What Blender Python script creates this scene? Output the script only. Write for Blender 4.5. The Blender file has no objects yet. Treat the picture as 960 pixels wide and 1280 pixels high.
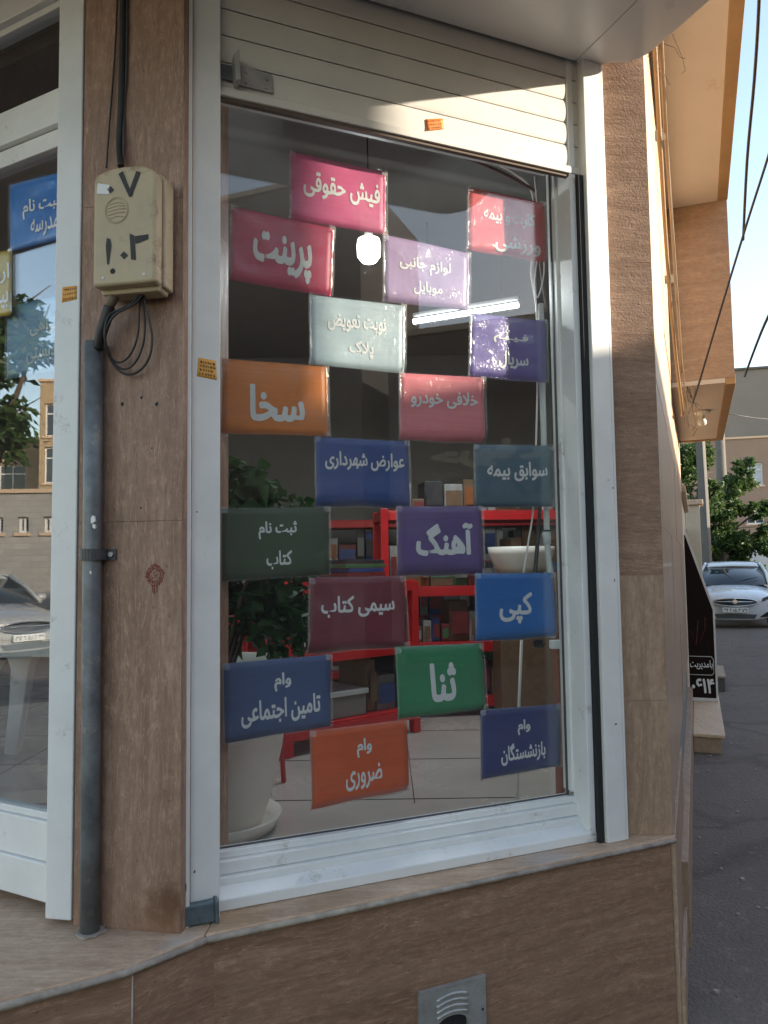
import bpy, bmesh, math, random
import numpy as np
from mathutils import Vector, Matrix, noise
R_ = math.radians
random.seed(7)
C = bpy.context.scene.collection
SC = bpy.context.scene

# ------------------------------------------------------------------ camera
FPX = 960.0                      # focal length in photo pixels (960 x 1280 frame)
HCAM = 1.5
_u = np.array([288-480, 13356+640, -FPX]); _u /= np.linalg.norm(_u)
_F = np.array([0, 0, -1.0]); _F = _F - (_F@_u)*_u; _F /= np.linalg.norm(_F)
_R = np.cross(_F, _u)
cam_d = bpy.data.cameras.new('camera'); cam = bpy.data.objects.new('camera', cam_d); C.objects.link(cam)
M3 = Matrix((tuple(_R), tuple(_F), tuple(_u)))          # camera -> world
cam.matrix_world = Matrix.Translation((0, 0, HCAM)) @ M3.to_4x4()
cam_d.sensor_fit = 'VERTICAL'; cam_d.sensor_height = 36.0; cam_d.sensor_width = 27.0
cam_d.lens = 36.0*FPX/1280.0
cam_d.clip_start = 0.05; cam_d.clip_end = 1000
SC.camera = cam

# ------------------------------------------------------------------ light
SUN_AZ = math.degrees(math.atan2(0.985, -0.17)); SUN_EL = 16.0
w = bpy.data.worlds.new('World'); SC.world = w; w.use_nodes = True
nt = w.node_tree; bg = nt.nodes['Background']
sky = nt.nodes.new('ShaderNodeTexSky'); sky.sky_type = 'NISHITA'; sky.sun_disc = False
sky.sun_elevation = R_(SUN_EL); sky.sun_rotation = R_(SUN_AZ); sky.air_density = 1.0; sky.dust_density = 0.5; sky.ozone_density = 1.0
tint = nt.nodes.new('ShaderNodeMix'); tint.data_type = 'RGBA'; tint.blend_type = 'MULTIPLY'; tint.inputs[0].default_value = 1.0
tint.inputs[7].default_value = (1.12, 1.0, 0.89, 1)          # white balance of the daylight
nt.links.new(sky.outputs[0], tint.inputs[6]); nt.links.new(tint.outputs[2], bg.inputs[0]); bg.inputs[1].default_value = 0.12
sl = bpy.data.lights.new('sun', 'SUN'); sl.energy = 2.3; sl.angle = R_(0.53); sl.color = (1.0, 0.88, 0.72)
so = bpy.data.objects.new('sun', sl); C.objects.link(so)
_a, _e = R_(SUN_AZ), R_(SUN_EL)
SDIR = Vector((math.sin(_a)*math.cos(_e), math.cos(_a)*math.cos(_e), math.sin(_e)))
so.rotation_euler = SDIR.to_track_quat('Z', 'Y').to_euler(); so.location = (0, 0, 20)
SC.view_settings.view_transform = 'Standard'; SC.view_settings.look = 'None'
SC.view_settings.gamma = 1.0; SC.view_settings.exposure = 2.15
SC.view_settings.use_curve_mapping = False
try:
    SC.cycles.max_bounces = 10; SC.cycles.transparent_max_bounces = 32; SC.cycles.glossy_bounces = 5
    SC.cycles.diffuse_bounces = 5; SC.cycles.use_denoising = True; SC.cycles.sample_clamp_indirect = 6.0
    SC.cycles.caustics_reflective = False; SC.cycles.caustics_refractive = False
except Exception: pass

# ------------------------------------------------------------------ pixel helpers (photo 960 x 1280)
O3 = np.array([0, 0, HCAM])
def ray(x, y):
    c = np.array([x-480.0, 640.0-y, -FPX]); return np.array([_R@c, _F@c, _u@c])
def at_z(x, y, z):
    d = ray(x, y); return Vector(O3 + d*((z-HCAM)/d[2]))
def at_y(x, y, Y):
    d = ray(x, y); return Vector(O3 + d*(Y/d[1]))
class Fr:                          # a vertical wall plane: u along, z up, n out of the wall
    def __init__(s, o, az):
        a = R_(az); s.o = np.array(o, float)[:2]; s.d = np.array([math.sin(a), math.cos(a)])
        s.n = np.array([math.cos(a), -math.sin(a)])
        if s.n@(-s.o) < 0: s.n = -s.n
    def flip(s): s.n = -s.n; return s
    def p(s, u, z, n=0.0):
        q = s.o + s.d*u + s.n*n; return Vector((q[0], q[1], z))
    def uz(s, x, y, n=0.0):
        d = ray(x, y); o = s.o + s.n*n; t = (o@s.n)/(d[:2]@s.n); P = O3 + d*t
        return (float((P[:2]-s.o)@s.d), float(P[2]))
    def px(s, x, y, n=0.0):
        u, z = s.uz(x, y, n); return s.p(u, z, n)
    def mirror(s, P, n=0.0):
        q = np.array([P[0], P[1]]); k = (q - s.o - s.n*n)@s.n; q = q - 2*k*s.n; return Vector((q[0], q[1], P[2]))

# ------------------------------------------------------------------ mesh builder
class MB:
    def __init__(s): s.v = []; s.f = []; s.sm = []
    def add(s, vs, fs, smooth=False):
        b = len(s.v); s.v += [tuple(v) for v in vs]
        for f in fs: s.f.append([i+b for i in f]); s.sm.append(smooth)
        return s
    def box8(s, P):                # P: bottom 4 ccw, top 4
        return s.add(P, [(3,2,1,0),(4,5,6,7),(0,1,5,4),(1,2,6,5),(2,3,7,6),(3,0,4,7)])
    def fbox(s, F, u0, u1, z0, z1, n0, n1):
        P = [F.p(u0,z0,n0),F.p(u1,z0,n0),F.p(u1,z0,n1),F.p(u0,z0,n1),F.p(u0,z1,n0),F.p(u1,z1,n0),F.p(u1,z1,n1),F.p(u0,z1,n1)]
        return s.box8(P)
    def box(s, x0, x1, y0, y1, z0, z1):
        return s.box8([(x0,y0,z0),(x1,y0,z0),(x1,y1,z0),(x0,y1,z0),(x0,y0,z1),(x1,y0,z1),(x1,y1,z1),(x0,y1,z1)])
    def prism(s, poly, z0, z1):
        n = len(poly); P = [(p[0],p[1],z0) for p in poly]+[(p[0],p[1],z1) for p in poly]
        return s.add(P, [tuple(range(n))[::-1], tuple(range(n,2*n))]+[(i,(i+1)%n,n+(i+1)%n,n+i) for i in range(n)])
    def fprism(s, F, poly, n0, n1):    # polygon in (u,z), extruded along n
        k = len(poly); P = [F.p(a,b,n0) for a,b in poly]+[F.p(a,b,n1) for a,b in poly]
        return s.add(P, [tuple(range(k))[::-1], tuple(range(k,2*k))]+[(i,(i+1)%k,k+(i+1)%k,k+i) for i in range(k)])
    def tube(s, pts, r, seg=8, cap=True):
        pts = [Vector(p) for p in pts]; n = len(pts); rr = r if isinstance(r, (list,tuple)) else [r]*n
        up = Vector((0,0,1)); V = []; prev = None
        for i,p in enumerate(pts):
            t = (pts[min(i+1,n-1)]-pts[max(i-1,0)]).normalized()
            if prev is None:
                a = t.cross(up)
                if a.length < 0.05: a = t.cross(Vector((1,0,0)))
            else:
                a = prev - t*prev.dot(t)
                if a.length < 1e-4: a = t.cross(up)
            a.normalize(); b = t.cross(a); prev = a
            for k in range(seg):
                h = 2*math.pi*k/seg; V.append(p + a*(math.cos(h)*rr[i]) + b*(math.sin(h)*rr[i]))
        Fs = [(i*seg+k, i*seg+(k+1)%seg, (i+1)*seg+(k+1)%seg, (i+1)*seg+k) for i in range(n-1) for k in range(seg)]
        s.add(V, Fs, True)
        if cap:
            b = len(s.v)-n*seg
            s.f.append([b+k for k in range(seg)][::-1]); s.sm.append(False)
            s.f.append([b+(n-1)*seg+k for k in range(seg)]); s.sm.append(False)
        return s
    def lathe(s, c, prof, seg=32):
        V = []; c = Vector(c)
        for r,z in prof:
            for k in range(seg):
                h = 2*math.pi*k/seg; V.append((c.x+r*math.cos(h), c.y+r*math.sin(h), c.z+z))
        n = len(prof)
        return s.add(V, [(i*seg+k, i*seg+(k+1)%seg, (i+1)*seg+(k+1)%seg, (i+1)*seg+k) for i in range(n-1) for k in range(seg)], True)
    def build(s, name, mat, parent=None, bevel=0.0, seg=2, subsurf=0, keep=False):
        me = bpy.data.meshes.new(name)
        org = Vector((0,0,0))
        me.from_pydata(s.v, [], s.f); me.validate()
        bm = bmesh.new(); bm.from_mesh(me)
        if not keep: bmesh.ops.recalc_face_normals(bm, faces=bm.faces)
        uvl = bm.loops.layers.uv.new('UVMap')
        for f in bm.faces:
            nn = f.normal
            if abs(nn.z) > 0.7: fn = lambda p: (p.x, p.y)
            else:
                t = Vector((-nn.y, nn.x, 0)).normalized(); fn = (lambda p, t=t: (p.dot(t), p.z))
            for l in f.loops: l[uvl].uv = fn(l.vert.co)
        bm.to_mesh(me); bm.free()
        if len(me.polygons) == len(s.sm):
            me.polygons.foreach_set('use_smooth', s.sm)
        for m in (mat if isinstance(mat,(list,tuple)) else [mat]): me.materials.append(m)
        o = bpy.data.objects.new(name, me); C.objects.link(o)
        if parent is not None: o.parent = parent; o.matrix_parent_inverse = parent.matrix_world.inverted() if parent.type != 'EMPTY' else Matrix.Translation(-parent.location)
        if bevel:
            m = o.modifiers.new('bevel','BEVEL'); m.width = bevel; m.segments = seg; m.limit_method = 'ANGLE'; m.angle_limit = R_(40)
        if subsurf:
            m = o.modifiers.new('sub','SUBSURF'); m.levels = subsurf; m.render_levels = subsurf
        return o
def tag(o, label, cat, group=None, kind=None):
    if label: o['label'] = label
    if cat: o['category'] = cat
    if group: o['group'] = group
    if kind: o['kind'] = kind
    return o
def thing(name, label, cat, loc=(0,0,0), group=None):
    o = bpy.data.objects.new(name, None); o.empty_display_size = 0.1; C.objects.link(o); o.location = loc
    return tag(o, label, cat, group)
def structure(o): o['kind'] = 'structure'; return o

# ------------------------------------------------------------------ materials
def srgb(r,g,b):
    f = lambda c: (c/255/12.92 if c/255 <= 0.04045 else ((c/255+0.055)/1.055)**2.4)
    return (f(r),f(g),f(b),1)
class NT:
    def __init__(s, name):
        s.m = bpy.data.materials.new(name); s.m.use_nodes = True; s.t = s.m.node_tree; s.b = s.t.nodes['Principled BSDF']; s.out = s.t.nodes['Material Output']
    def n(s, typ, **kw):
        x = s.t.nodes.new(typ)
        for k,v in kw.items():
            if k in x.inputs: x.inputs[k].default_value = v
            else: setattr(x,k,v)
        return x
    def l(s, a, b): s.t.links.new(a,b)
    def uv(s, sx=1, sy=1, sz=1, obj=False, rot=0):
        tc = s.n('ShaderNodeTexCoord'); mp = s.n('ShaderNodeMapping'); mp.inputs['Scale'].default_value = (sx,sy,sz); mp.inputs['Rotation'].default_value = (0,0,rot)
        s.l(tc.outputs['Object' if obj else 'UV'], mp.inputs[0]); return mp.outputs[0]
    def noise(s, vec, scale, detail=4, rough=0.6, dist=0):
        x = s.n('ShaderNodeTexNoise'); x.inputs['Scale'].default_value = scale; x.inputs['Detail'].default_value = detail
        x.inputs['Roughness'].default_value = rough; x.inputs['Distortion'].default_value = dist; s.l(vec, x.inputs['Vector']); return x.outputs['Fac']
    def ramp(s, fac, stops):
        x = s.n('ShaderNodeValToRGB'); e = x.color_ramp.elements
        while len(e) < len(stops): e.new(0.5)
        for k,(p,c) in enumerate(stops): e[k].position = p; e[k].color = c if len(c)==4 else (*c,1)
        s.l(fac, x.inputs[0]); return x.outputs[0]
    def mix(s, fac, a, b, mode='MIX'):
        x = s.n('ShaderNodeMix', data_type='RGBA', blend_type=mode)
        for sock,val in ((x.inputs[0],fac),(x.inputs[6],a),(x.inputs[7],b)):
            if hasattr(val,'links') or hasattr(val,'is_linked'): s.l(val,sock)
            else: sock.default_value = val
        return x.outputs[2]
    def bump(s, h, strength, dist=0.01, normal=None):
        x = s.n('ShaderNodeBump'); x.inputs['Strength'].default_value = strength; x.inputs['Distance'].default_value = dist; s.l(h, x.inputs['Height'])
        if normal is not None: s.l(normal, x.inputs['Normal'])
        return x.outputs[0]
def plain(name, col, rough=0.5, metal=0.0, var=0.12, vscale=6.0, bump=0.0, bscale=200, coat=0.0, spec=0.5, dirt=None):
    k = NT(name); vec = k.uv(obj=True)
    nz = k.noise(vec, vscale, 5, 0.65)
    lo = tuple(max(0,c*(1-var)) for c in col[:3])+(1,); hi = tuple(min(1,c*(1+var)) for c in col[:3])+(1,)
    c = k.ramp(nz, [(0.3,lo),(0.7,hi)])
    if dirt:
        d = k.noise(vec, dirt[1], 8, 0.75); mk = k.ramp(d, [(dirt[2],(0,0,0)),(min(1,dirt[2]+0.12),(1,1,1))])
        c = k.mix(mk, c, dirt[0])
    k.l(c, k.b.inputs['Base Color']); k.b.inputs['Roughness'].default_value = rough; k.b.inputs['Metallic'].default_value = metal
    rr = k.ramp(nz, [(0.25,(max(0,rough-0.08),)*3),(0.75,(min(1,rough+0.08),)*3)]); k.l(rr, k.b.inputs['Roughness'])
    k.b.inputs['Coat Weight'].default_value = coat; k.b.inputs['Specular IOR Level'].default_value = spec
    if bump: k.l(k.bump(k.noise(vec,bscale,3,0.6), bump, 0.002), k.b.inputs['Normal'])
    return k.m
def stone(name, dark, mid, light, grain='v', rough=0.55, rot=0, bumpy=0.35, hammered=0.0, joints=None, stain=None, coat=0.0, spots=()):
    k = NT(name)
    sx, sy = (8.0, 0.7) if grain == 'v' else (0.7, 8.0)
    up_ = lambda c: tuple(min(0.75,x*g) for x,g in zip(c[:3],(1.46,1.35,1.27)))+(1,)
    dark, mid, light = up_(dark), up_(mid), up_(light)
    vec = k.uv(sx, sy, 1, rot=0)
    raw = k.uv(1,1,1)
    # warp so that the veins meander
    wn = k.n('ShaderNodeTexNoise'); wn.inputs['Scale'].default_value = 2.5; wn.inputs['Detail'].default_value = 3; k.l(raw, wn.inputs['Vector'])
    add = k.n('ShaderNodeVectorMath', operation='MULTIPLY_ADD'); k.l(wn.outputs['Color'], add.inputs[0]); add.inputs[1].default_value = (0.55*(sx>2)+0.05,0.55*(sy>2)+0.05,0); k.l(vec, add.inputs[2])
    v = add.outputs[0]
    n1 = k.noise(v, 2.6, 9, 0.68, 0.5)
    c = k.ramp(n1, [(0.28,dark),(0.44,tuple(0.6*a+0.4*b for a,b in zip(mid,dark))),(0.54,mid),(0.72,light)])
    gv = k.uv(70 if sx>2 else 22, 22 if sx>2 else 70, 1)
    gn = k.noise(gv, 1.0, 5, 0.75)
    c = k.mix(k.ramp(gn,[(0.36,(0.4,)*3),(0.5,(0,0,0))]), c, tuple(x*0.6 for x in dark[:3])+(1,))
    c = k.mix(k.ramp(gn,[(0.52,(0,0,0)),(0.7,(0.45,)*3)]), c, tuple(min(1,x*1.2) for x in light[:3])+(1,))
    n2 = k.noise(v, 7.0, 6, 0.7, 0.2)
    c = k.mix(k.ramp(n2,[(0.47,(0,0,0)),(0.66,(0.28,)*3)]), c, tuple(x*0.8 for x in dark[:3])+(1,))
    n3 = k.noise(v, 4.3, 3, 0.55, 1.6)                         # thin pale calcite veins
    c = k.mix(k.ramp(n3,[(0.486,(0,0,0)),(0.5,(0.42,)*3),(0.514,(0,0,0))]), c, tuple(min(1,x*1.4) for x in light[:3])+(1,))
    big = k.noise(raw, 2.2, 5, 0.6)
    c = k.mix(k.ramp(big,[(0.35,(0.0,)*3),(0.7,(0.45,)*3)]), c, tuple(x*0.78 for x in mid[:3])+(1,))
    pv = k.uv(60*(0.6 if grain=='h' else 1), 60*(0.6 if grain=='v' else 1), 1)
    mot = k.noise(raw, 26, 6, 0.75)
    c = k.mix(k.ramp(mot,[(0.4,(0.4,)*3),(0.62,(0,0,0))]), c, tuple(x*0.62 for x in mid[:3])+(1,))
    c = k.mix(k.ramp(mot,[(0.58,(0,0,0)),(0.75,(0.35,)*3)]), c, tuple(min(1,x*1.15) for x in light[:3])+(1,))
    pit = k.noise(pv, 1.6, 3, 0.5); pm = k.ramp(pit, [(0.69,(0,0,0)),(0.76,(0.8,)*3)])
    c = k.mix(pm, c, tuple(x*0.35 for x in dark[:3])+(1,))
    if stain:
        (su,sv,ss,sc) = stain
        sn = k.noise(raw, 14, 6, 0.7)
        c = k.mix(k.ramp(sn,[(0.55,(0,0,0)),(0.8,(ss,)*3)]), c, sc)
    for (cu,cv,rad,col,st) in spots:
        sub_ = k.n('ShaderNodeVectorMath', operation='SUBTRACT'); k.l(raw, sub_.inputs[0]); sub_.inputs[1].default_value = (cu,cv,0)
        ln = k.n('ShaderNodeVectorMath', operation='LENGTH'); k.l(sub_.outputs[0], ln.inputs[0])
        m1 = k.n('ShaderNodeMath', operation='DIVIDE'); k.l(ln.outputs['Value'], m1.inputs[0]); m1.inputs[1].default_value = rad*2
        sn = k.noise(raw, 30, 7, 0.75); m2 = k.n('ShaderNodeMath', operation='MULTIPLY_ADD'); k.l(sn, m2.inputs[0]); m2.inputs[1].default_value = 0.9; k.l(m1.outputs[0], m2.inputs[2])
        c = k.mix(k.ramp(m2.outputs[0],[(0.55,(st,)*3),(0.95,(0,0,0))]), c, col)
    k.l(c, k.b.inputs['Base Color'])
    hgt = k.mix(0.5, k.noise(v, 9, 5, 0.7), k.ramp(pit,[(0.6,(1,1,1)),(0.72,(0,0,0))]))
    nb = k.bump(hgt, bumpy, 0.004)
    if hammered:
        hn = k.noise(raw, 120, 3, 0.65); hb = k.noise(v, 14, 4, 0.6)
        nb = k.bump(k.mix(0.35,hn,hb), hammered, 0.012, nb)
    k.l(nb, k.b.inputs['Normal'])
    rr = k.ramp(n2, [(0.3,(max(0.02,rough-0.1),)*3),(0.7,(min(1,rough+0.12),)*3)]); k.l(rr, k.b.inputs['Roughness'])
    k.b.inputs['Coat Weight'].default_value = coat; k.b.inputs['Coat Roughness'].default_value = 0.06
    return k.m
def fres(k, ior):
    ge = k.n('ShaderNodeNewGeometry'); mr = k.n('ShaderNodeMapRange'); k.l(ge.outputs['Backfacing'], mr.inputs[0])
    mr.inputs[3].default_value = ior; mr.inputs[4].default_value = 1/ior
    fr = k.n('ShaderNodeFresnel'); k.l(mr.outputs[0], fr.inputs['IOR']); return fr
def glass(name, tint=(0.94,0.97,0.96,1), rough=0.0, ior=1.57, dust=0.03, spots=True):
    k = NT(name); t = k.t
    tr = k.n('ShaderNodeBsdfTransparent'); tr.inputs[0].default_value = tint
    gl = k.n('ShaderNodeBsdfGlossy'); gl.inputs['Roughness'].default_value = rough
    fr = fres(k, ior)
    mx = k.n('ShaderNodeMixShader'); k.l(fr.outputs[0], mx.inputs[0]); k.l(tr.outputs[0], mx.inputs[1]); k.l(gl.outputs[0], mx.inputs[2])
    df = k.n('ShaderNodeBsdfDiffuse'); df.inputs[0].default_value = (0.75,0.73,0.7,1)
    v = k.uv(); n = k.noise(v, 3.0, 8, 0.75); v2 = k.uv(30,4,1); n2 = k.noise(v2, 3, 4, 0.6)
    dm = k.mix(0.5, k.ramp(n,[(0.4,(dust*0.4,)*3),(0.75,(dust*1.8,)*3)]), k.ramp(n2,[(0.5,(0,0,0)),(0.8,(dust*1.5,)*3)]))
    m2 = k.n('ShaderNodeMixShader'); k.l(dm, m2.inputs[0]); k.l(mx.outputs[0], m2.inputs[1]); k.l(df.outputs[0], m2.inputs[2])
    k.l(m2.outputs[0], k.out.inputs[0]); return k.m
def film(name, glint=0.5):       # crinkled clear plastic sleeve
    k = NT(name)
    tr = k.n('ShaderNodeBsdfTransparent'); tr.inputs[0].default_value = (0.97,0.97,0.97,1)
    gl = k.n('ShaderNodeBsdfGlossy'); gl.inputs['Roughness'].default_value = 0.16
    fr = fres(k, 1.45)
    v = k.uv(obj=False); tc = k.uv(22,9,1,rot=0.6)
    h = k.mix(0.5, k.noise(tc, 2.0, 4, 0.6, 1.5), k.noise(v, 14, 3, 0.5, 0.8))
    nb = k.bump(h, 0.55, 0.006); k.l(nb, gl.inputs['Normal']); k.l(nb, fr.inputs['Normal'])
    mx = k.n('ShaderNodeMixShader'); k.l(fr.outputs[0], mx.inputs[0]); k.l(tr.outputs[0], mx.inputs[1]); k.l(gl.outputs[0], mx.inputs[2])
    df = k.n('ShaderNodeBsdfDiffuse'); df.inputs[0].default_value = (0.85,0.85,0.85,1)
    cr = k.noise(tc, 3.0, 3, 0.5, 2.5); cm = k.ramp(cr,[(0.49,(0.02,)*3),(0.5,(0.35*glint,)*3),(0.512,(0.02,)*3)])  # crease glints painted in as thin white diffuse lines
    cr2 = k.noise(v, 9, 2, 0.5); cm = k.mix(1.0, cm, k.ramp(cr2,[(0.5,(0.06,)*3),(0.68,(1,)*3)]), 'MULTIPLY')
    m2 = k.n('ShaderNodeMixShader'); k.l(cm, m2.inputs[0]); k.l(mx.outputs[0], m2.inputs[1]); k.l(df.outputs[0], m2.inputs[2])
    k.l(m2.outputs[0], k.out.inputs[0]); return k.m
def emit(name, col, s):
    k = NT(name); k.b.inputs['Base Color'].default_value = (0.8,0.8,0.8,1); k.b.inputs['Emission Color'].default_value = col; k.b.inputs['Emission Strength'].default_value = s; return k.m
def leafmat(name, a, b, c, trans=0.35):
    k = NT(name); vec = k.uv(obj=True); n = k.noise(vec, 0.9 if trans<0.5 else 3, 4, 0.7); n2 = k.noise(vec, 9, 2, 0.5)
    col = k.ramp(k.mix(0.5,n,n2), [(0.35,a),(0.5,b),(0.66,c)]); k.l(col, k.b.inputs['Base Color']); k.b.inputs['Roughness'].default_value = 0.5
    tl = k.n('ShaderNodeBsdfTranslucent'); k.l(col, tl.inputs[0]); mx = k.n('ShaderNodeMixShader'); mx.inputs[0].default_value = trans
    k.l(k.b.outputs[0], mx.inputs[1]); k.l(tl.outputs[0], mx.inputs[2]); k.l(mx.outputs[0], k.out.inputs[0]); return k.m
def brick(name, c1, c2, mortar, bw=0.2, bh=0.06, rough=0.85):
    k = NT(name); b = k.n('ShaderNodeTexBrick'); k.l(k.uv(), b.inputs['Vector'])
    b.inputs['Color1'].default_value = c1; b.inputs['Color2'].default_value = c2; b.inputs['Mortar'].default_value = mortar
    b.inputs['Scale'].default_value = 1; b.inputs['Brick Width'].default_value = bw; b.inputs['Row Height'].default_value = bh; b.inputs['Mortar Size'].default_value = 0.006
    n = k.noise(k.uv(), 1.1, 6, 0.7); c = k.mix(k.ramp(n,[(0.35,(0,0,0)),(0.75,(0.5,)*3)]), b.outputs[0], tuple(x*0.55 for x in c1[:3])+(1,))
    k.l(c, k.b.inputs['Base Color']); k.b.inputs['Roughness'].default_value = rough
    k.l(k.bump(b.outputs['Fac'], -0.4, 0.01), k.b.inputs['Normal']); return k.m

MAT = {}
MAT['trav_v'] = stone('travertine_vertical', (0.12,0.066,0.043,1),(0.24,0.155,0.11,1),(0.36,0.265,0.205,1),'v',0.55,bumpy=0.4,stain=(0,0,0.22,(0.16,0.07,0.04,1)))
MAT['trav_h'] = stone('travertine_horizontal', (0.115,0.066,0.042,1),(0.22,0.142,0.096,1),(0.32,0.225,0.162,1),'h',0.5,bumpy=0.35)
MAT['trav_rough'] = stone('bush_hammered_travertine', (0.13,0.08,0.053,1),(0.225,0.15,0.106,1),(0.31,0.22,0.16,1),'h',0.8,bumpy=0.6,hammered=0.4)
MAT['trav_pale'] = stone('pale_honed_travertine', (0.17,0.11,0.072,1),(0.27,0.192,0.136,1),(0.36,0.27,0.2,1),'v',0.5,bumpy=0.25)
MAT['trav_face'] = stone('tan_facade_travertine', (0.2,0.14,0.095,1),(0.3,0.22,0.155,1),(0.36,0.28,0.205,1),'h',0.6,bumpy=0.25)
MAT['trav_pol'] = stone('polished_travertine', (0.2,0.135,0.09,1),(0.31,0.225,0.16,1),(0.42,0.33,0.25,1),'v',0.42,bumpy=0.05,coat=0.12)
MAT['trav_edge'] = stone('cream_stone_edge', (0.36,0.26,0.17,1),(0.5,0.38,0.27,1),(0.6,0.49,0.37,1),'v',0.55,bumpy=0.15)
MAT['white'] = plain('white_upvc', (0.74,0.74,0.72,1), 0.35, var=0.06, dirt=((0.45,0.41,0.36,1),9.0,0.58), bump=0.05)
MAT['white_steel'] = plain('white_painted_steel', (0.7,0.69,0.66,1), 0.42, var=0.07, dirt=((0.36,0.27,0.2,1),12.0,0.63), bump=0.08, bscale=120)
MAT['shutter'] = plain('cream_shutter_aluminium', (0.66,0.63,0.58,1), 0.38, var=0.08, vscale=3, dirt=((0.36,0.31,0.26,1),3.0,0.6), bump=0.06)
MAT['acp'] = plain('grey_white_panel', (0.62,0.61,0.6,1), 0.3, var=0.06, vscale=2, dirt=((0.42,0.39,0.36,1),3.5,0.62))
MAT['plaster'] = plain('soffit_plaster', (0.62,0.56,0.49,1), 0.85, var=0.06, vscale=1.5, bump=0.15, bscale=60, dirt=((0.5,0.4,0.29,1),2.5,0.6))
MAT['fascia'] = plain('ochre_fascia', (0.36,0.23,0.11,1), 0.7, var=0.15, vscale=4, bump=0.15)
MAT['rubber'] = plain('black_rubber', (0.015,0.015,0.016,1), 0.7)
MAT['cable'] = plain('black_cable', (0.02,0.019,0.02,1), 0.5)
MAT['cable_grey'] = plain('grey_cable', (0.07,0.07,0.075,1), 0.5)
MAT['steel'] = plain('galvanised_steel', (0.42,0.41,0.39,1), 0.45, 0.5, var=0.2, vscale=20, bump=0.1, dirt=((0.2,0.16,0.13,1),9,0.66))
MAT['conduit'] = plain('weathered_blue_grey_conduit', (0.16,0.175,0.185,1), 0.5, 0.35, var=0.35, vscale=14, bump=0.25, dirt=((0.3,0.27,0.24,1),13,0.56))
MAT['bracket'] = plain('blue_grey_bracket_paint', (0.1,0.13,0.145,1), 0.5, 0.3, var=0.35, vscale=25, bump=0.2, dirt=((0.14,0.06,0.03,1),24,0.6))
MAT['box'] = plain('yellowed_meter_box', (0.46,0.37,0.235,1), 0.5, var=0.12, vscale=9, bump=0.05, dirt=((0.25,0.17,0.095,1),11,0.54))
MAT['paint_black'] = plain('black_stencil_paint', (0.025,0.022,0.02,1), 0.6)
MAT['ink_white'] = plain('white_print', (0.9,0.9,0.89,1), 0.55, var=0.02)
MAT['ink_dark'] = plain('dark_print', (0.06,0.03,0.02,1), 0.6)
MAT['orange'] = plain('orange_sticker', (0.8,0.2,0.02,1), 0.5, var=0.08, vscale=40)
MAT['amber'] = plain('amber_sticker', (0.72,0.34,0.05,1), 0.5, var=0.1, vscale=40)
MAT['glass'] = glass('window_glass', tint=(0.98,0.99,0.985,1), dust=0.006)
MAT['doorglass'] = glass('door_glass', tint=(0.97,0.98,0.98,1), ior=2.25, dust=0.005)
MAT['film'] = film('clear_sleeve')
MAT['red'] = plain('red_painted_metal', (0.55,0.014,0.018,1), 0.35, var=0.15, vscale=8, coat=0.3)
MAT['tile'] = plain('grey_floor_tile', (0.5,0.47,0.43,1), 0.25, var=0.08, vscale=2)
MAT['inwall'] = plain('shop_inner_wall', (0.2,0.2,0.185,1), 0.8, var=0.08)
MAT['dark'] = plain('dark_goods', (0.03,0.03,0.035,1), 0.5)
MAT['pot'] = plain('cream_plastic_pot', (0.8,0.77,0.7,1), 0.4, var=0.05)
MAT['soil'] = plain('potting_soil', (0.05,0.035,0.025,1), 0.9)
MAT['leaf_in'] = leafmat('glossy_house_plant_leaf', (0.012,0.04,0.012,1),(0.025,0.085,0.022,1),(0.06,0.16,0.045,1),0.2)
MAT['leaf'] = leafmat('street_tree_leaf', (0.025,0.055,0.015,1),(0.055,0.105,0.025,1),(0.11,0.17,0.04,1),0.4)
MAT['bark'] = plain('bark', (0.1,0.075,0.055,1), 0.9, var=0.3, vscale=10, bump=0.5, bscale=30)
MAT['concrete'] = plain('weathered_concrete', (0.11,0.1,0.09,1), 0.85, var=0.15, vscale=3, bump=0.3, bscale=50)
MAT['tube'] = emit('lit_tube', (0.9,0.97,1,1), 1.3)
MAT['bulb'] = emit('lit_bulb', (0.97,0.99,1,1), 1.3)
MAT['pvc'] = plain('grey_white_pvc', (0.5,0.54,0.53,1), 0.4)
MAT['gas'] = plain('yellow_gas_pipe', (0.24,0.16,0.085,1), 0.5, var=0.2)
MAT['carwhite'] = plain('white_car_paint', (0.7,0.71,0.72,1), 0.25, var=0.02, coat=1.0)
MAT['carsilver'] = plain('silver_car_paint', (0.5,0.5,0.49,1), 0.3, 0.3, var=0.03, coat=1.0)
MAT['carglass'] = plain('dark_car_glass', (0.02,0.025,0.03,1), 0.06, spec=0.9)
MAT['carblack'] = plain('black_car_trim', (0.015,0.015,0.017,1), 0.4)
MAT['chrome'] = plain('chrome_trim', (0.75,0.75,0.76,1), 0.12, 1.0, var=0.03)
MAT['lamp'] = plain('headlamp_lens', (0.13,0.14,0.15,1), 0.1, 0.4, coat=1.0)
MAT['tail'] = plain('tail_lamp_lens', (0.3,0.02,0.015,1), 0.15, coat=1.0)
MAT['plate'] = plain('number_plate', (0.75,0.75,0.72,1), 0.45, var=0.03)
MAT['tyre'] = plain('tyre_rubber', (0.02,0.02,0.02,1), 0.8)
MAT['brick_tan'] = brick('tan_brick', (0.52,0.38,0.22,1),(0.45,0.32,0.18,1),(0.3,0.25,0.19,1),0.21,0.065)
MAT['brick_grey'] = brick('grey_block', (0.4,0.38,0.35,1),(0.34,0.32,0.3,1),(0.22,0.21,0.2,1),0.4,0.14)
MAT['brick_brown'] = brick('brown_brick', (0.2,0.135,0.1,1),(0.16,0.105,0.08,1),(0.2,0.18,0.16,1),0.21,0.065)
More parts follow.
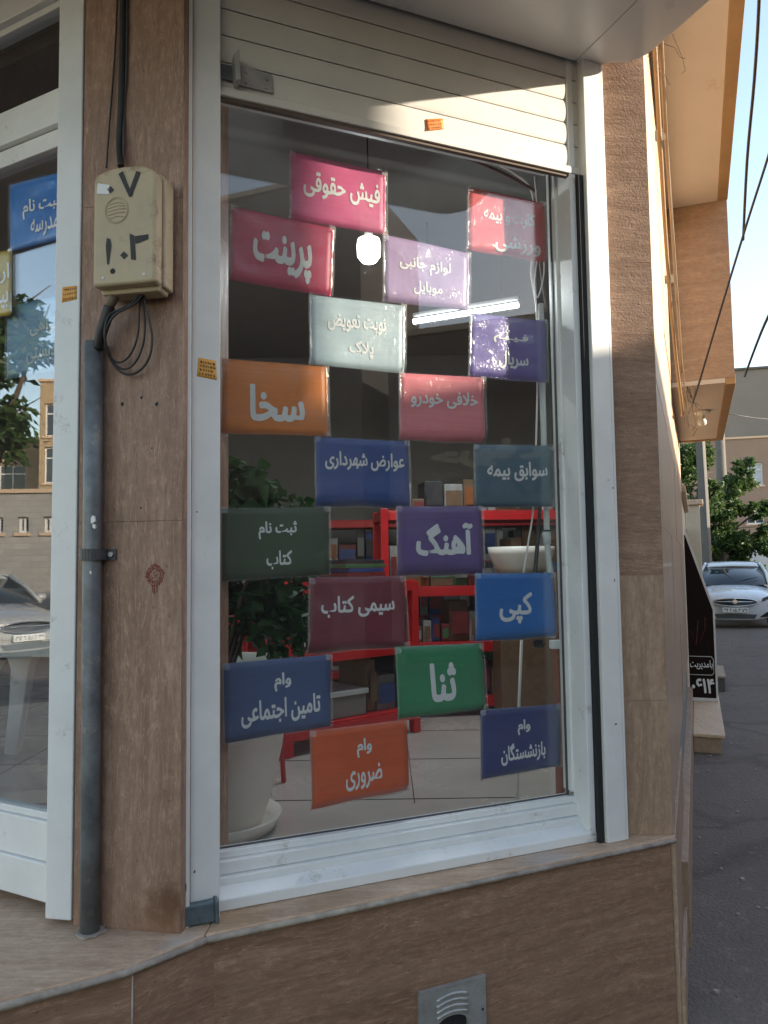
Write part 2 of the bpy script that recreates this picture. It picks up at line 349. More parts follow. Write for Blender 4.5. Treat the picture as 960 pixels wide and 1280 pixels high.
MAT['render_tan'] = plain('tan_render', (0.27,0.19,0.14,1), 0.9, var=0.1, vscale=0.6, bump=0.2, bscale=40, dirt=((0.26,0.2,0.15,1),1.2,0.6))
MAT['render_grey'] = plain('grey_render', (0.2,0.175,0.155,1), 0.9, var=0.12, vscale=0.5, bump=0.2, bscale=40, dirt=((0.2,0.17,0.15,1),0.9,0.58))
MAT['cream_wall'] = plain('cream_wall_paint', (0.6,0.5,0.36,1), 0.8, var=0.08, vscale=3)
MAT['banner'] = plain('dark_brown_banner', (0.016,0.008,0.007,1), 0.8, spec=0.15)
MAT['board_white'] = plain('white_board_edge', (0.66,0.64,0.61,1), 0.5)
MAT['redstamp'] = plain('red_stamp_ink', (0.24,0.03,0.02,1), 0.7)
MAT['rust'] = plain('rust', (0.13,0.05,0.022,1), 0.9, var=0.4, vscale=60)
MAT['mortar'] = plain('white_grout', (0.34,0.29,0.245,1), 0.85, var=0.35, vscale=22, bump=0.4, bscale=80)
def asphalt():
    k = NT('worn_asphalt'); v = k.uv(obj=True)
    n1 = k.noise(v, 0.45, 6, 0.65); n2 = k.noise(v, 55, 3, 0.7); n3 = k.noise(v, 2.6, 6, 0.7)
    c = k.ramp(n1,[(0.3,(0.15,0.117,0.098,1)),(0.7,(0.24,0.19,0.16,1))])
    c = k.mix(k.ramp(n2,[(0.4,(0.35,)*3),(0.75,(0,0,0))]), c, (0.07,0.06,0.054,1))
    c = k.mix(k.ramp(n2,[(0.66,(0,0,0)),(0.8,(0.5,)*3)]), c, (0.26,0.23,0.2,1))
    c = k.mix(k.ramp(n3,[(0.55,(0,0,0)),(0.75,(0.45,)*3)]), c, (0.085,0.073,0.065,1))
    wv = k.n('ShaderNodeTexNoise'); wv.inputs['Scale'].default_value = 1.3; wv.inputs['Detail'].default_value = 5; k.l(v, wv.inputs['Vector'])
    av = k.n('ShaderNodeVectorMath', operation='MULTIPLY_ADD'); k.l(wv.outputs['Color'], av.inputs[0]); av.inputs[1].default_value = (1.1,1.1,0); k.l(v, av.inputs[2])
    vo = k.n('ShaderNodeTexVoronoi', feature='DISTANCE_TO_EDGE'); vo.inputs['Scale'].default_value = 0.55; k.l(av.outputs[0], vo.inputs['Vector'])
    c = k.mix(k.ramp(vo.outputs['Distance'],[(0.0,(0.4,)*3),(0.03,(0,0,0))]), c, (0.035,0.03,0.027,1))
    n4 = k.noise(v, 9, 5, 0.75); c = k.mix(k.ramp(n4,[(0.56,(0,0,0)),(0.7,(0.5,)*3)]), c, (0.3,0.25,0.22,1))
    k.l(c, k.b.inputs['Base Color']); k.b.inputs['Roughness'].default_value = 0.85
    k.l(k.bump(n2, 0.9, 0.02), k.b.inputs['Normal']); return k.m
MAT['asphalt'] = asphalt()

# ------------------------------------------------------------------ lettering (Persian, joined by hand)
FORMS = {'ا':(0xFE8D,0xFE8E),'آ':(0xFE81,0xFE82),'ب':(0xFE8F,),'پ':(0xFB56,),'ت':(0xFE95,),'ث':(0xFE99,),'ج':(0xFE9D,),'ح':(0xFEA1,),'خ':(0xFEA5,),
 'د':(0xFEA9,0xFEAA),'ر':(0xFEAD,0xFEAE),'ز':(0xFEAF,0xFEB0),'س':(0xFEB1,),'ش':(0xFEB5,),'ص':(0xFEB9,),'ض':(0xFEBD,),'ع':(0xFEC9,),'ف':(0xFED1,),'ق':(0xFED5,),
 'ک':(0xFB8E,),'گ':(0xFB92,),'ل':(0xFEDD,),'م':(0xFEE1,),'ن':(0xFEE5,),'و':(0xFEED,0xFEEE),'ه':(0xFEE9,),'ی':(0xFBFC,),'لا':(0xFEFB,0xFEFC)}
def shape(txt):
    L = []; i = 0
    while i < len(txt):
        if txt[i:i+2] == 'لا': L.append('لا'); i += 2
        else: L.append(txt[i]); i += 1
    dual = lambda c: c == 'ـ' or (c in FORMS and len(FORMS[c]) == 1)
    join = lambda c: c == 'ـ' or c in FORMS
    out = []
    for i,c in enumerate(L):
        if c not in FORMS: out.append(c); continue
        pre = i > 0 and dual(L[i-1]); nxt = dual(c) and i+1 < len(L) and join(L[i+1])
        b = FORMS[c][0]
        out.append(chr(b + (3 if pre and nxt else 2 if nxt else 1 if pre else 0)))
    if all(ch.isdigit() or ch in ' .' for ch in txt): return ''.join(out)
    return ''.join(reversed(out))
_tc = {}
def text2d(txt, bold=0.02):
    key = (txt, bold)
    if key in _tc: return _tc[key]
    cu = bpy.data.curves.new('t','FONT'); cu.body = shape(txt); cu.size = 1.0; cu.offset = bold; cu.resolution_u = 4; cu.fill_mode = 'FRONT'
    o = bpy.data.objects.new('t', cu); C.objects.link(o); bpy.context.view_layer.update()
    dg = bpy.context.evaluated_depsgraph_get(); me = o.evaluated_get(dg).to_mesh()
    V = [(v.co.x, v.co.y) for v in me.vertices]; Fs = [tuple(p.vertices) for p in me.polygons]
    o.evaluated_get(dg).to_mesh_clear(); bpy.data.objects.remove(o); bpy.data.curves.remove(cu)
    par = list(range(len(V)))
    def fd(a):
        while par[a] != a: par[a] = par[par[a]]; a = par[a]
        return a
    for f in Fs:
        for q in f[1:]: par[fd(q)] = fd(f[0])
    ids = {}; isl = [ids.setdefault(fd(i), len(ids)) for i in range(len(V))]
    used = sorted({i for f in Fs for i in f})
    xs = [V[i][0] for i in used] or [0,1]; ys = [V[i][1] for i in used] or [0,1]
    x0,x1,y0,y1 = min(xs),max(xs),min(ys),max(ys)
    N = [((x-x0)/(x1-x0+1e-9), (y-y0)/(y1-y0+1e-9)) for x,y in V]
    _tc[key] = (N, Fs, isl, (x1-x0)/(y1-y0+1e-9)); return _tc[key]
def lettering(mb, txt, fn, box, bold=0.02, lift=0.0):
    """fn(s,t,h) -> world; box = s0,s1,t0,t1 with t down from the top."""
    N, Fs, isl, _ = text2d(txt, 0.0); s0,s1,t0,t1 = box
    if bold <= 0: sh_ = [(0,0)]
    else:
        # heavy weight: the outline swept round a small ellipse
        hgt = 1.0; asp = text2d(txt, 0.0)[3]; rx, ry = bold*1.5/asp, bold*1.25
        sh_ = [(rx*math.cos(2*math.pi*i/9), ry*math.sin(2*math.pi*i/9)) for i in range(9)]+[(0,0)]
        s0 += rx*(s1-s0); s1 -= rx*(s1-s0)
    for j,(dx,dy) in enumerate(sh_):
        mb.add([fn(s0+(s1-s0)*(a+dx), t1+(t0-t1)*(b+dy), lift + 0.00003*(k%4) + 0.00005*j) for (a,b),k in zip(N,isl)], Fs)

# ------------------------------------------------------------------ the planes of the place
_w = R_(67)
W = Fr(np.array([math.cos(_w), -math.sin(_w)])*-2.025, 67)         # shop window, front of the guide posts
PIL = Fr((-0.535,1.938), -79)                                      # stone pillar left of the window
DOOR = Fr((-0.88,2.075), -62)                                     # entrance door
AL_D = np.array([math.sin(R_(22)), math.cos(R_(22))])
ALLEY = Fr((0.93,2.575), 22)                                       # shop wall along the alley
PR = Fr((0.765,2.568), 90)                                          # stone pier right of the window
ZS = 0.61
def A(s, n=0.0): q = ALLEY.o + ALLEY.d*s + ALLEY.n*n; return (q[0], q[1])

def fuv(F, x, y, n=0): P = F.px(x,y,n); return (P.x*-F.n[1]+P.y*F.n[0], P.z)
_s1 = fuv(PIL,212,1130); _s2 = fuv(PIL,205,1165); _s3 = fuv(PIL,205,395)
MAT['trav_foot'] = stone('travertine_vertical_rust', (0.12,0.066,0.043,1),(0.24,0.155,0.11,1),(0.36,0.265,0.205,1),'v',0.55,bumpy=0.4,stain=(0,0,0.22,(0.16,0.07,0.04,1)),
    spots=[(*_s1,0.075,(0.09,0.03,0.012,1),0.9),(*_s2,0.12,(0.17,0.08,0.035,1),0.7)])
_q = [at_z(x,y,ZS) for x,y in ((300,1150),(420,1128),(560,1100),(230,1180),(690,1075))]
MAT['slab'] = stone('worn_cream_slab', (0.27,0.185,0.125,1),(0.39,0.295,0.22,1),(0.48,0.385,0.3,1),'h',0.5,bumpy=0.2,stain=(0,0,0.5,(0.2,0.12,0.08,1)),
    spots=[(_q[0].x,_q[0].y,0.12,(0.3,0.17,0.07,1),0.7),(_q[1].x,_q[1].y,0.13,(0.33,0.22,0.12,1),0.6),(_q[2].x,_q[2].y,0.14,(0.3,0.2,0.12,1),0.5),(_q[3].x,_q[3].y,0.07,(0.5,0.46,0.41,1),0.7),(_q[4].x,_q[4].y,0.12,(0.45,0.42,0.4,1),0.6)])
# ------------------------------------------------------------------ ground
g = MB().add([(-140,-140,0),(140,-140,0),(140,160,0),(-140,160,0)], [(0,1,2,3)]).build('ground', MAT['asphalt']); structure(g)

# ------------------------------------------------------------------ shop building
shop = thing('shop_building', 'corner stationery shop with brown travertine pillars, roller shutter and window full of coloured signs', 'shop', (0.2,2.6,0))
front = [(-4.4,3.92),(-0.875,2.05),(-0.80,1.995),(-0.545,1.945)]
wp = lambda u,n=0: tuple(W.p(u,0,n)[:2])
PILTOP = 3.35
# left pillar
def pil_split(u0, u1, zs, mat, name):
    for z0,z1 in zip(zs[:-1], zs[1:]):
        MB().fbox(PIL, u0, u1, z0+0.0003, z1-0.0003, -0.30, 0.0).build(name, mat, shop, bevel=0.0005)
zj = PIL.uz(160,652)[1]
_pu = PIL.uz(229,300)[0]
pil_split(_pu, 0.262, [ZS, zj], MAT['trav_foot'], 'pillar_stone')
pil_split(_pu, 0.262, [zj, 2.46, PILTOP], MAT['trav_v'], 'pillar_stone')
MB().fbox(PIL, 0.2622, 0.2652, ZS, PILTOP, -0.30, -0.012).build('pillar_edge', MAT['trav_pale'], shop, bevel=0.002)
# lower wall below the window, sill and threshold slab
lw0 = [(-4.3,1.0),(-0.95,1.59),(-0.585,1.797),(-0.435,1.945),(0.915,2.566)]
back_low = [A(0.02)[0:2], (2.0,5.5), (-4.3,5.5)]
body = [(-0.575,1.81),(-0.43,1.957)] + [(0.917,2.572)] + [A(0.0,-0.004),(1.6,4.4),(-0.4,4.0)]
MB().prism([(-0.583,1.8085),(-0.432,1.9545),(0.917,2.570),(0.90,2.62),(0.6,3.2),(-0.6,2.6)], 0.0, ZS-0.022).build('wall', MAT['trav_h'], shop)
MB().prism([(-4.3,1.18),(-0.95,1.60),(-0.585,1.806),(-0.72,2.3),(-0.95,2.6),(-4.3,4.4)], 0.0, ZS-0.022).build('wall', MAT['trav_h'], shop)
sill = MB().prism([(-0.448,1.932),(0.930,2.556),(0.936,2.60),(0.80,2.75),(-0.45,2.20)], ZS-0.021, ZS).build('sill', MAT['slab'], shop, bevel=0.004)
slab = MB().prism([(-4.3,1.12),(-0.96,1.575),(-0.595,1.785),(-0.4495,1.9315),(-0.4515,2.2),(-0.95,2.5),(-4.3,4.3)], ZS-0.021, ZS).build('threshold_slab', MAT['slab'], shop, bevel=0.004)
MB().tube([(-0.584,1.8065,0.0),(-0.584,1.8065,ZS-0.024)],0.0022,6).build('grout', MAT['mortar'], shop)
# grout line under the sill edge
MB().tube([(-0.96,1.574,ZS-0.015),(-0.595,1.787,ZS-0.015),(-0.447,1.934,ZS-0.015)],0.0095,6).tube([(-0.447,1.934,ZS-0.014),(0.929,2.557,ZS-0.014)],0.0085,6).build('grout', MAT['mortar'], shop)
# pier right of the window: hammered top, honed blocks below
pj = [PR.uz(800,z)[1] for z in (1042, 876, 719)]
ur = 0.163
for z0,z1,m in ((ZS,pj[1],'trav_pale'),(pj[1],pj[2],'trav_pale'),(pj[2],2.52,'trav_rough'),(2.52,PILTOP,'trav_rough')):
    MB().fbox(PR, -0.02, ur, z0+0.0003, z1-0.0003, -0.30, 0).build('pier_stone', MAT[m], shop, bevel=0.0006)
# alley wall: polished slabs with thin steps, pale edge strip at the corner
ar = random.Random(3)
ALLEN = 5.0
sj = [0.0, 1.15, 2.3, 3.5, ALLEN]
zjs = [0.62, 1.12, 1.62, 2.12, 2.62, 3.2, 3.9]
MB().fbox(ALLEY, 0.06, ALLEN, 0.0, 6.5, -0.28, -0.012).build('wall', MAT['inwall'], shop)
for i in range(len(sj)-1):
    for j in range(len(zjs)-1):
        if zjs[j] > 2.6 and sj[i] > 2.2: continue
        off = ar.uniform(-0.002,0.003)
        MB().fbox(ALLEY, sj[i]+0.001, sj[i+1]-0.001, zjs[j]+0.001, min(zjs[j+1], 3.76)-0.001, -0.0115, off).build('stone_panel', MAT['trav_pol'] if zjs[j] < 2.1 else MAT['trav_edge'], shop, bevel=0.001)
MB().fbox(ALLEY, 0.55, ALLEN, 0.0, 0.33, -0.0115, 0.03).build('plinth', MAT['trav_pale'], shop, bevel=0.002)
MB().fbox(ALLEY, 0.0, 1.3, 0.0, 0.60, -0.0115, 0.006).build('plinth', MAT['trav_pale'], shop, bevel=0.002)
MB().fbox(ALLEY, 0.0, 0.55, 0.0, 0.16, 0.0062, 0.02).build('plinth', MAT['trav_pale'], shop, bevel=0.002)
# mass above the window and upper storeys
up = [(-4.4,3.94),(-0.875,2.07),(-0.80,2.01),(-0.53,1.96),wp(0.3,-0.02),wp(1.70,-0.02),(0.80,2.62),(0.925,2.60),A(0.03,-0.003),A(ALLEN,-0.013),(1.2,7.4),(-4.4,7.4)]
MB().prism(up, PILTOP, 6.6).build('upper_wall', MAT['trav_face'], shop)
Z1 = 3.76; Z2 = 2.6
P_in, P_out = at_z(850,483,Z2), at_z(930,478,Z2)
ov = 0.37
MB().prism([A(-0.35,-0.02),A(-0.35,ov),A(2.42,ov),A(2.42,-0.02)], Z1+0.03, 6.6).prism([A(2.424,-0.02),A(2.424,ov),A(4.85,ov),A(4.85,-0.02)], Z2+0.03, 6.6).build('overhang', MAT['trav_face'], shop)
MB().prism([A(-0.35,0.0),A(-0.35,ov-0.055),A(2.418,ov-0.055),A(2.418,0.0)], Z1, Z1+0.029).build('soffit', MAT['plaster'], shop)
MB().prism([A(2.426,0.0),A(2.426,ov-0.055),A(4.80,ov-0.055),A(4.80,0.0)], Z2, Z2+0.029).build('soffit', MAT['plaster'], shop)
MB().prism([A(-0.35,ov-0.054),A(-0.35,ov+0.004),A(2.40,ov+0.004),A(2.40,ov-0.054)], Z1-0.012, Z1+0.05).prism([A(2.428,ov-0.054),A(2.428,ov+0.004),A(4.85,ov+0.004),A(4.85,ov-0.054)], Z2-0.012, Z2+0.05).prism([A(4.80,0.0),A(4.80,ov-0.055),A(4.85,ov-0.055),A(4.85,0.0)], Z2-0.012, Z2+0.028).build('fascia', MAT['fascia'], shop, bevel=0.002)
# inner shell
MB().prism([(-4.3,4.2),(-0.95,2.5),(-0.45,2.1),(0.75,2.68),A(0.2,-0.27),A(4.6,-0.27),(-4.3,6.9)], 0.3, ZS-0.004).build('floor', MAT['tile'], None)
fl = bpy.data.objects['floor']; structure(fl)
gl_ = MB()
for k in range(-6,3):
    gl_.box(k*0.6+0.1-0.002, k*0.6+0.1+0.002, max(2.95,3.2+(k*0.6)*0.6 if k>0 else 2.95), 6.4, ZS-0.004, ZS-0.0025)
for k in range(6): gl_.box(-3.2, min(1.8,0.5+k*0.25), 3.0+k*0.6-0.002, 3.0+k*0.6+0.002, ZS-0.004, ZS-0.002)
gj = gl_.build('floor_joints', MAT['soil']); structure(gj)
cl = MB().prism([(-4.3,4.2),(-0.95,2.5),(-0.45,2.2),(0.75,2.72),A(0.2,-0.27),A(4.6,-0.27),(-4.3,6.9)],3.30,3.34).build('ceiling', MAT['inwall']); structure(cl)
MB().box(-4.4,2.2,6.5,6.6,ZS,3.29).box(-4.4,-4.3,3.9,6.5,ZS,3.29).build('inner_wall', MAT['inwall'], shop)

MB().prism([(-1.15,2.19),(-4.4,3.92),(-5.12,2.57),(-1.87,0.84)], 3.42, 6.6).build('overhang', MAT['trav_face'], shop)  # unseen overhang added over the entrance to darken the door's reflections
# canopy box above the shutter
def rounded(poly_u0, u1, n1, r=0.10):
    pts = [(poly_u0,-0.02),(poly_u0,n1)]
    for k in range(7):
        a = math.pi/2*(1-k/6); pts.append((u1-0.16+0.16*math.cos(a), n1-0.16+0.16*math.sin(a)))
    for k in range(7):
        a = -math.pi/2*k/6; pts.append((u1-r+r*math.cos(a), 0.012+r+r*math.sin(a)))
    pts.append((u1-r-0.05,-0.02)); return pts
CZ = 3.203
cp = rounded(-1.1, 1.825, 0.95)
useam = 1.60
def canopy_piece(pts, name):
    W2 = [W.p(u,0,n)[:2] for u,n in pts]; cx = sum(p[0] for p in W2)/len(W2); cy = sum(p[1] for p in W2)/len(W2)
    W3 = [tuple(W.p(u-0.02*max(0,min(1,(u-1.70)/0.1)),0,n-0.012*(1 if n>0.9 else 0)+(0.012 if (n<0.1 and u>1.7) else 0))[:2]) for u,n in pts]
    k = len(W2); V = [(x,y,CZ) for x,y in W3]+[(x,y,CZ+0.03) for x,y in W2]+[(x,y,CZ+0.55) for x,y in W2]
    fs = [tuple(range(k))]+[tuple(range(2*k,3*k))]
    for a in (0,1):
        for i in range(k): fs.append((a*k+i, a*k+(i+1)%k, (a+1)*k+(i+1)%k, (a+1)*k+i))
    MB().add(V, fs).build(name, MAT['acp'], shop, bevel=0.0015, seg=2)
canopy_piece([(-1.1,-0.02),(-1.1,0.95),(useam-0.0015,0.95),(useam-0.0015,-0.02)], 'canopy')
canopy_piece([(useam+0.0015,-0.02),(useam+0.0015,0.95)]+cp[2:], 'canopy')

# ------------------------------------------------------------------ guide posts, frames
NG = -0.135                           # outer glass face
def wu(x,y,n=0): return W.uz(x,y,n)[0]
def wz(x,y,n=0): return W.uz(x,y,n)[1]
uLa, uLb, uLc = wu(229,300), wu(238.5,300), wu(275.5,560)
rail = MB().fbox(W, uLb+0.0015, uLc, ZS, 3.3, -0.075, 0.0).fbox(W, uLa-0.004, uLb, ZS, 3.3, -0.075, 0.022)
rail.build('guide_post', MAT['white_steel'], shop, bevel=0.003)
uS0, uS1, uP1 = wu(742.5,805), wu(752,805), wu(778,805)
MB().fbox(W, uS1, uP1-0.012, ZS, 3.3, -0.075, 0.0).fbox(W, uP1-0.0105, uP1+0.002, ZS, 3.3, -0.075, -0.003).build('guide_post', MAT['white_steel'], shop, bevel=0.003)
MB().fbox(W, uS0+0.009, uS1-0.002, ZS, 2.80, -0.10, -0.014).build('guide_brush', MAT['rubber'], shop)
MB().fbox(W, uS0-0.016, uS0+0.008, ZS+0.02, 3.3, -0.11, -0.03).build('guide_lip', MAT['white'], shop, bevel=0.002)
# window frame: right stiles
uf0 = wu(703,900,-0.11)+0.028; uf1 = uS0-0.017
fr = MB()
fr.fbox(W, uf0, uf0+0.035, ZS+0.14, 3.3, NG-0.02, NG+0.028)
fr.fbox(W, uf0+0.0355, uf0+0.085, ZS+0.10, 3.3, NG-0.03, NG+0.045)
fr.fbox(W, uf0+0.0855, max(uf1,uf0+0.1), ZS+0.06, 3.3, NG-0.03, NG+0.06)
# bottom rails
zb1 = wz(520,1023,NG+0.005); zb2 = wz(520,1036,NG+0.028); zb3 = wz(520,1062,NG+0.05)
u00 = uLb
fr.fbox(W, u00, uf0+0.034, zb1-0.02, zb1, NG-0.02, NG+0.026)
fr.fbox(W, u00, uf0+0.085, zb1-0.055, zb1-0.0205, NG-0.03, NG+0.045)
P = []
ub1 = uf1+0.016
zt = zb1-0.056
fr.fprism(Fr(W.o, 67), [(u00,ZS+0.002),(ub1,ZS+0.002),(ub1,zt),(u00,zt)], NG-0.03, NG+0.062)
fr.build('window_frame', MAT['white'], shop, bevel=0.0025)
P0 = [(NG+0.0625,ZS+0.001),(-0.03,ZS+0.001),(-0.03,ZS+0.030),(NG+0.0625,zt-0.018)]
k = MB(); V = [W.p(u00,z,n) for n,z in P0]+[W.p(ub1+0.015,z,n) for n,z in P0]
k.add(V, [(0,1,2,3),(7,6,5,4),(0,4,5,1),(1,5,6,2),(2,6,7,3),(3,7,4,0)]).build('window_sill_profile', MAT['white'], shop, bevel=0.003)
# top rail hidden behind the shutter
MB().fbox(W, u00, uf0, 2.86, 2.92, NG-0.03, NG+0.03).build('window_head', MAT['white'], shop, bevel=0.002)
MB().fbox(W, u00-0.02, uf0+0.004, zb1-0.01, 3.3, NG-0.006, NG).build('glass_pane', MAT['glass'], shop)
MB().fbox(W, uLb, uf1, 2.92, 3.3, NG-0.04, NG-0.01).build('lintel_panel', MAT['dark'], shop)

# roller shutter
sh = bpy.data.objects.new('roller_shutter', None); C.objects.link(sh); sh.location = W.p(1.0,2.9); sh.parent = shop; sh.matrix_parent_inverse = Matrix.Translation(-shop.location)
zsb = 0.5*(wz(283,113,-0.03)+wz(726,217,-0.03))
bpy.context.view_layer.update()
def sub(mb, name, mat, par, **kw):
    o = mb.build(name, mat, None, **kw); o.parent = par; o.matrix_parent_inverse = par.matrix_world.inverted(); return o
us0, us1 = uLc-0.02, uS1+0.006
sp = 0.0785
for i in range(7):
    z0 = zsb+0.012+i*sp; prof = []
    N = 10
    for kx in range(N+1):
        t = kx/N; prof.append((-0.038+0.0045*math.sin(math.pi*min(1,max(0,t*1.0)))**0.55, z0+0.0018+t*(sp-0.0036)))
    V = [W.p(us0,z,n) for n,z in prof]+[W.p(us1,z,n) for n,z in prof]+[W.p(us0,z0+0.003,-0.052),W.p(us0,z0+sp-0.003,-0.052),W.p(us1,z0+0.003,-0.052),W.p(us1,z0+sp-0.003,-0.052)]
    m = N+1; fs = [(q,q+1,m+q+1,m+q) for q in range(N)]+[(2*m,2*m+1,2*m+3,2*m+2),(0,m,2*m+2,2*m),(N,2*N+1,2*m+3,2*m+1),tuple(range(m))+(2*m+1,2*m),tuple(range(2*m-1,m-1,-1))+(2*m+2,2*m+3)]
    sub(MB().add(V,fs), 'slat', MAT['shutter'], sh)
sub(MB().fbox(W, us0, us1, zsb+0.01, zsb+7*sp, -0.056, -0.049), 'backing', MAT['rubber'], sh)
sub(MB().fbox(W, us0, us1, zsb-0.012, zsb+0.013, -0.06, -0.027), 'bottom_rail', MAT['shutter'], sh, bevel=0.003)
sub(MB().fbox(W, us0, us1, zsb-0.021, zsb-0.012, -0.052, -0.036), 'rubber_seal', plain('brown_seal',(0.12,0.085,0.06,1),0.7), sh)
# latch on the bottom slat
def wpoly(pts, n): return [W.uz(x,y,n) for x,y in pts]
lp = wpoly([(296,80),(340,93),(342,117),(296,106)], -0.028)
MBx = MB().fprism(W, lp, -0.032, -0.026)
latch = sub(MBx, 'latch_plate', MAT['steel'], sh, bevel=0.002)
tb = wpoly([(291,72),(297,66),(299,104),(293,106)], -0.01)
sub(MB().fprism(W, tb, -0.026, 0.012), 'latch_tab', MAT['steel'], sh, bevel=0.001)
tb = wpoly([(275,80),(294,84),(294,104),(275,98)], -0.028)
sub(MB().fprism(W, tb, -0.03, -0.022), 'latch_bolt', MAT['conduit'], sh, bevel=0.003)
for x,y in ((308,90),(334,99),(308,103),(333,110)):
    u,z = W.uz(x,y,-0.025); c = W.p(u,z,-0.027); e = W.p(u,z,-0.0225)
    sub(MB().tube([c,e],[0.0055,0.004],10), 'rivet', MAT['steel'], sh)

# ------------------------------------------------------------------ entrance door (left)
dd = MB()
JX = PIL
# jamb in front: white profile between pillar and door
jl = MB().fbox(PIL, 0.2655, 0.3385, ZS+0.012, PILTOP, -0.10, 0.004).build('door_jamb', MAT['white'], shop, bevel=0.003)
DF = DOOR
def dz(x,y,n=0): return DF.uz(x,y,n)[1]
z_b0, z_b1, z_b2 = dz(30,1120), dz(30,1062,0.02), dz(30,1008,0.0)
z_t0, z_t1 = dz(30,203), dz(30,133)
z_h0, z_h1 = dz(30,36), 3.35
ud0, ud1 = -0.05, 3.6
dfm = MB()
dfm.fbox(DF, ud0, ud1, ZS+0.03, z_b1-0.02, -0.045, 0.028).fbox(DF, ud0, ud1, z_b1-0.019, z_b2-0.02, -0.04, 0.018).fbox(DF, ud0, ud1, z_b2-0.0195, z_b2, -0.03, 0.008)
dfm.fbox(DF, ud0, ud1, z_t0, z_t0+(z_t1-z_t0)*0.3, -0.03, 0.012).fbox(DF, ud0, ud1, z_t0+(z_t1-z_t0)*0.31, z_t0+(z_t1-z_t0)*0.72, -0.04, 0.030).fbox(DF, ud0, ud1, z_t0+(z_t1-z_t0)*0.73, z_t1, -0.03, 0.012)
dfm.fbox(DF, ud0, ud1, z_h0, z_h0+0.02, -0.03, 0.012).fbox(DF, ud0, ud1, z_h0+0.021, z_h1, -0.045, 0.03)
dfm.fbox(DF, 1.02, 1.10, ZS+0.03, z_h1, -0.05, 0.034).fbox(DF, 2.2, 2.28, ZS+0.03, z_h1, -0.05, 0.034)
dfm.build('door_frame', MAT['white'], shop, bevel=0.003)
MB().fbox(DF, ud0, ud1, z_b2-0.005, z_t0+0.005, -0.014, -0.008).build('door_glass', MAT['doorglass'], shop)
MB().fbox(DF, ud0, ud1, z_t1-0.005, z_h0+0.005, -0.014, -0.008).build('transom_glass', MAT['doorglass'], shop)
MB().fbox(DF, ud0, ud1, z_h1-0.3, 3.36, -0.2, -0.046).build('lintel_panel', MAT['dark'], shop)
MB().fbox(DF, 3.6, 3.9, ZS, PILTOP, -0.3, 0.02).build('pillar_stone', MAT['trav_v'], shop)

# ------------------------------------------------------------------ printed signs in the window
def sheet_fn(F, corners, nn, wav=0.0025, seed=0, curl=0.0, curl_side=0):
    Q = [F.uz(x,y,nn) for x,y in corners]      # TL TR BR BL
    ph = seed*3.17
    def fn(s, t, h=0.0):
        u = (1-t)*((1-s)*Q[0][0]+s*Q[1][0]) + t*((1-s)*Q[3][0]+s*Q[2][0])
        z = (1-t)*((1-s)*Q[0][1]+s*Q[1][1]) + t*((1-s)*Q[3][1]+s*Q[2][1])
        wv = wav*(noise.noise(Vector((s*2.2+ph, t*1.8, ph)))-0.4)
        cu = curl*max(0,(t-0.86)/0.14)**2*(0.3+0.7*(s if curl_side>0 else 1-s if curl_side<0 else 4*s*(1-s)))
        z2 = z + cu*0.35*math.sin(s*9+ph)*0.3
        return F.p(u, z2, nn + wv - cu + h)
    return fn
def sheetmesh(fn, NS=14, NTT=10, e=0.0, h=0.0, th=0.0006):
    mb = MB(); V = []; rows = [(j/NTT) for j in range(NTT+1)]; cols = [(i/NS) for i in range(NS+1)]
    sc = lambda q: -e + q*(1+2*e)
    for hh in (h, h-th):
        for t in rows:
            for s_ in cols: V.append(fn(sc(s_), sc(t), hh))
    m = (NS+1)*(NTT+1); fs = []
    for j in range(NTT):
        for i in range(NS):
            a = j*(NS+1)+i; fs.append((a,a+1,a+NS+2,a+NS+1)); fs.append((m+a,m+a+NS+1,m+a+NS+2,m+a+1))
    for i in range(NS):
        a = i; fs.append((a,m+a,m+a+1,a+1)); a = NTT*(NS+1)+i; fs.append((a,a+1,m+a+1,m+a))
    for j in range(NTT):
        a = j*(NS+1); fs.append((a,a+NS+1,m+a+NS+1,m+a)); a = j*(NS+1)+NS; fs.append((a,m+a,m+a+NS+1,a+NS+1))
    mb.add(V, fs, True); return mb
_pm = {}
def paper(rgb):
    if rgb in _pm: return _pm[rgb]
    c = srgb(*rgb); k = NT('paper_%d_%d_%d'%rgb); v = k.uv(); n = k.noise(v, 5, 4, 0.6); st = k.noise(k.uv(4,160,1), 1.0, 2, 0.5)
    col = k.ramp(k.mix(0.45,n,st), [(0.35,tuple(x*0.9 for x in c[:3])),(0.65,tuple(min(1,x*1.1) for x in c[:3]))])
    k.l(col, k.b.inputs['Base Color']); k.b.inputs['Roughness'].default_value = 0.45; _pm[rgb] = k.m; return k.m
NP = NG-0.014
def tape():
    k = NT('milky_tape'); tr = k.n('ShaderNodeBsdfTransparent'); df = k.n('ShaderNodeBsdfDiffuse'); df.inputs[0].default_value = (0.8,0.79,0.77,1)
    n = k.noise(k.uv(), 30, 3, 0.6); mx = k.n('ShaderNodeMixShader'); k.l(k.ramp(n,[(0.35,(0.05,)*3),(0.7,(0.24,)*3)]), mx.inputs[0]); k.l(tr.outputs[0], mx.inputs[1]); k.l(df.outputs[0], mx.inputs[2]); k.l(mx.outputs[0], k.out.inputs[0]); return k.m
MAT['tape'] = tape()
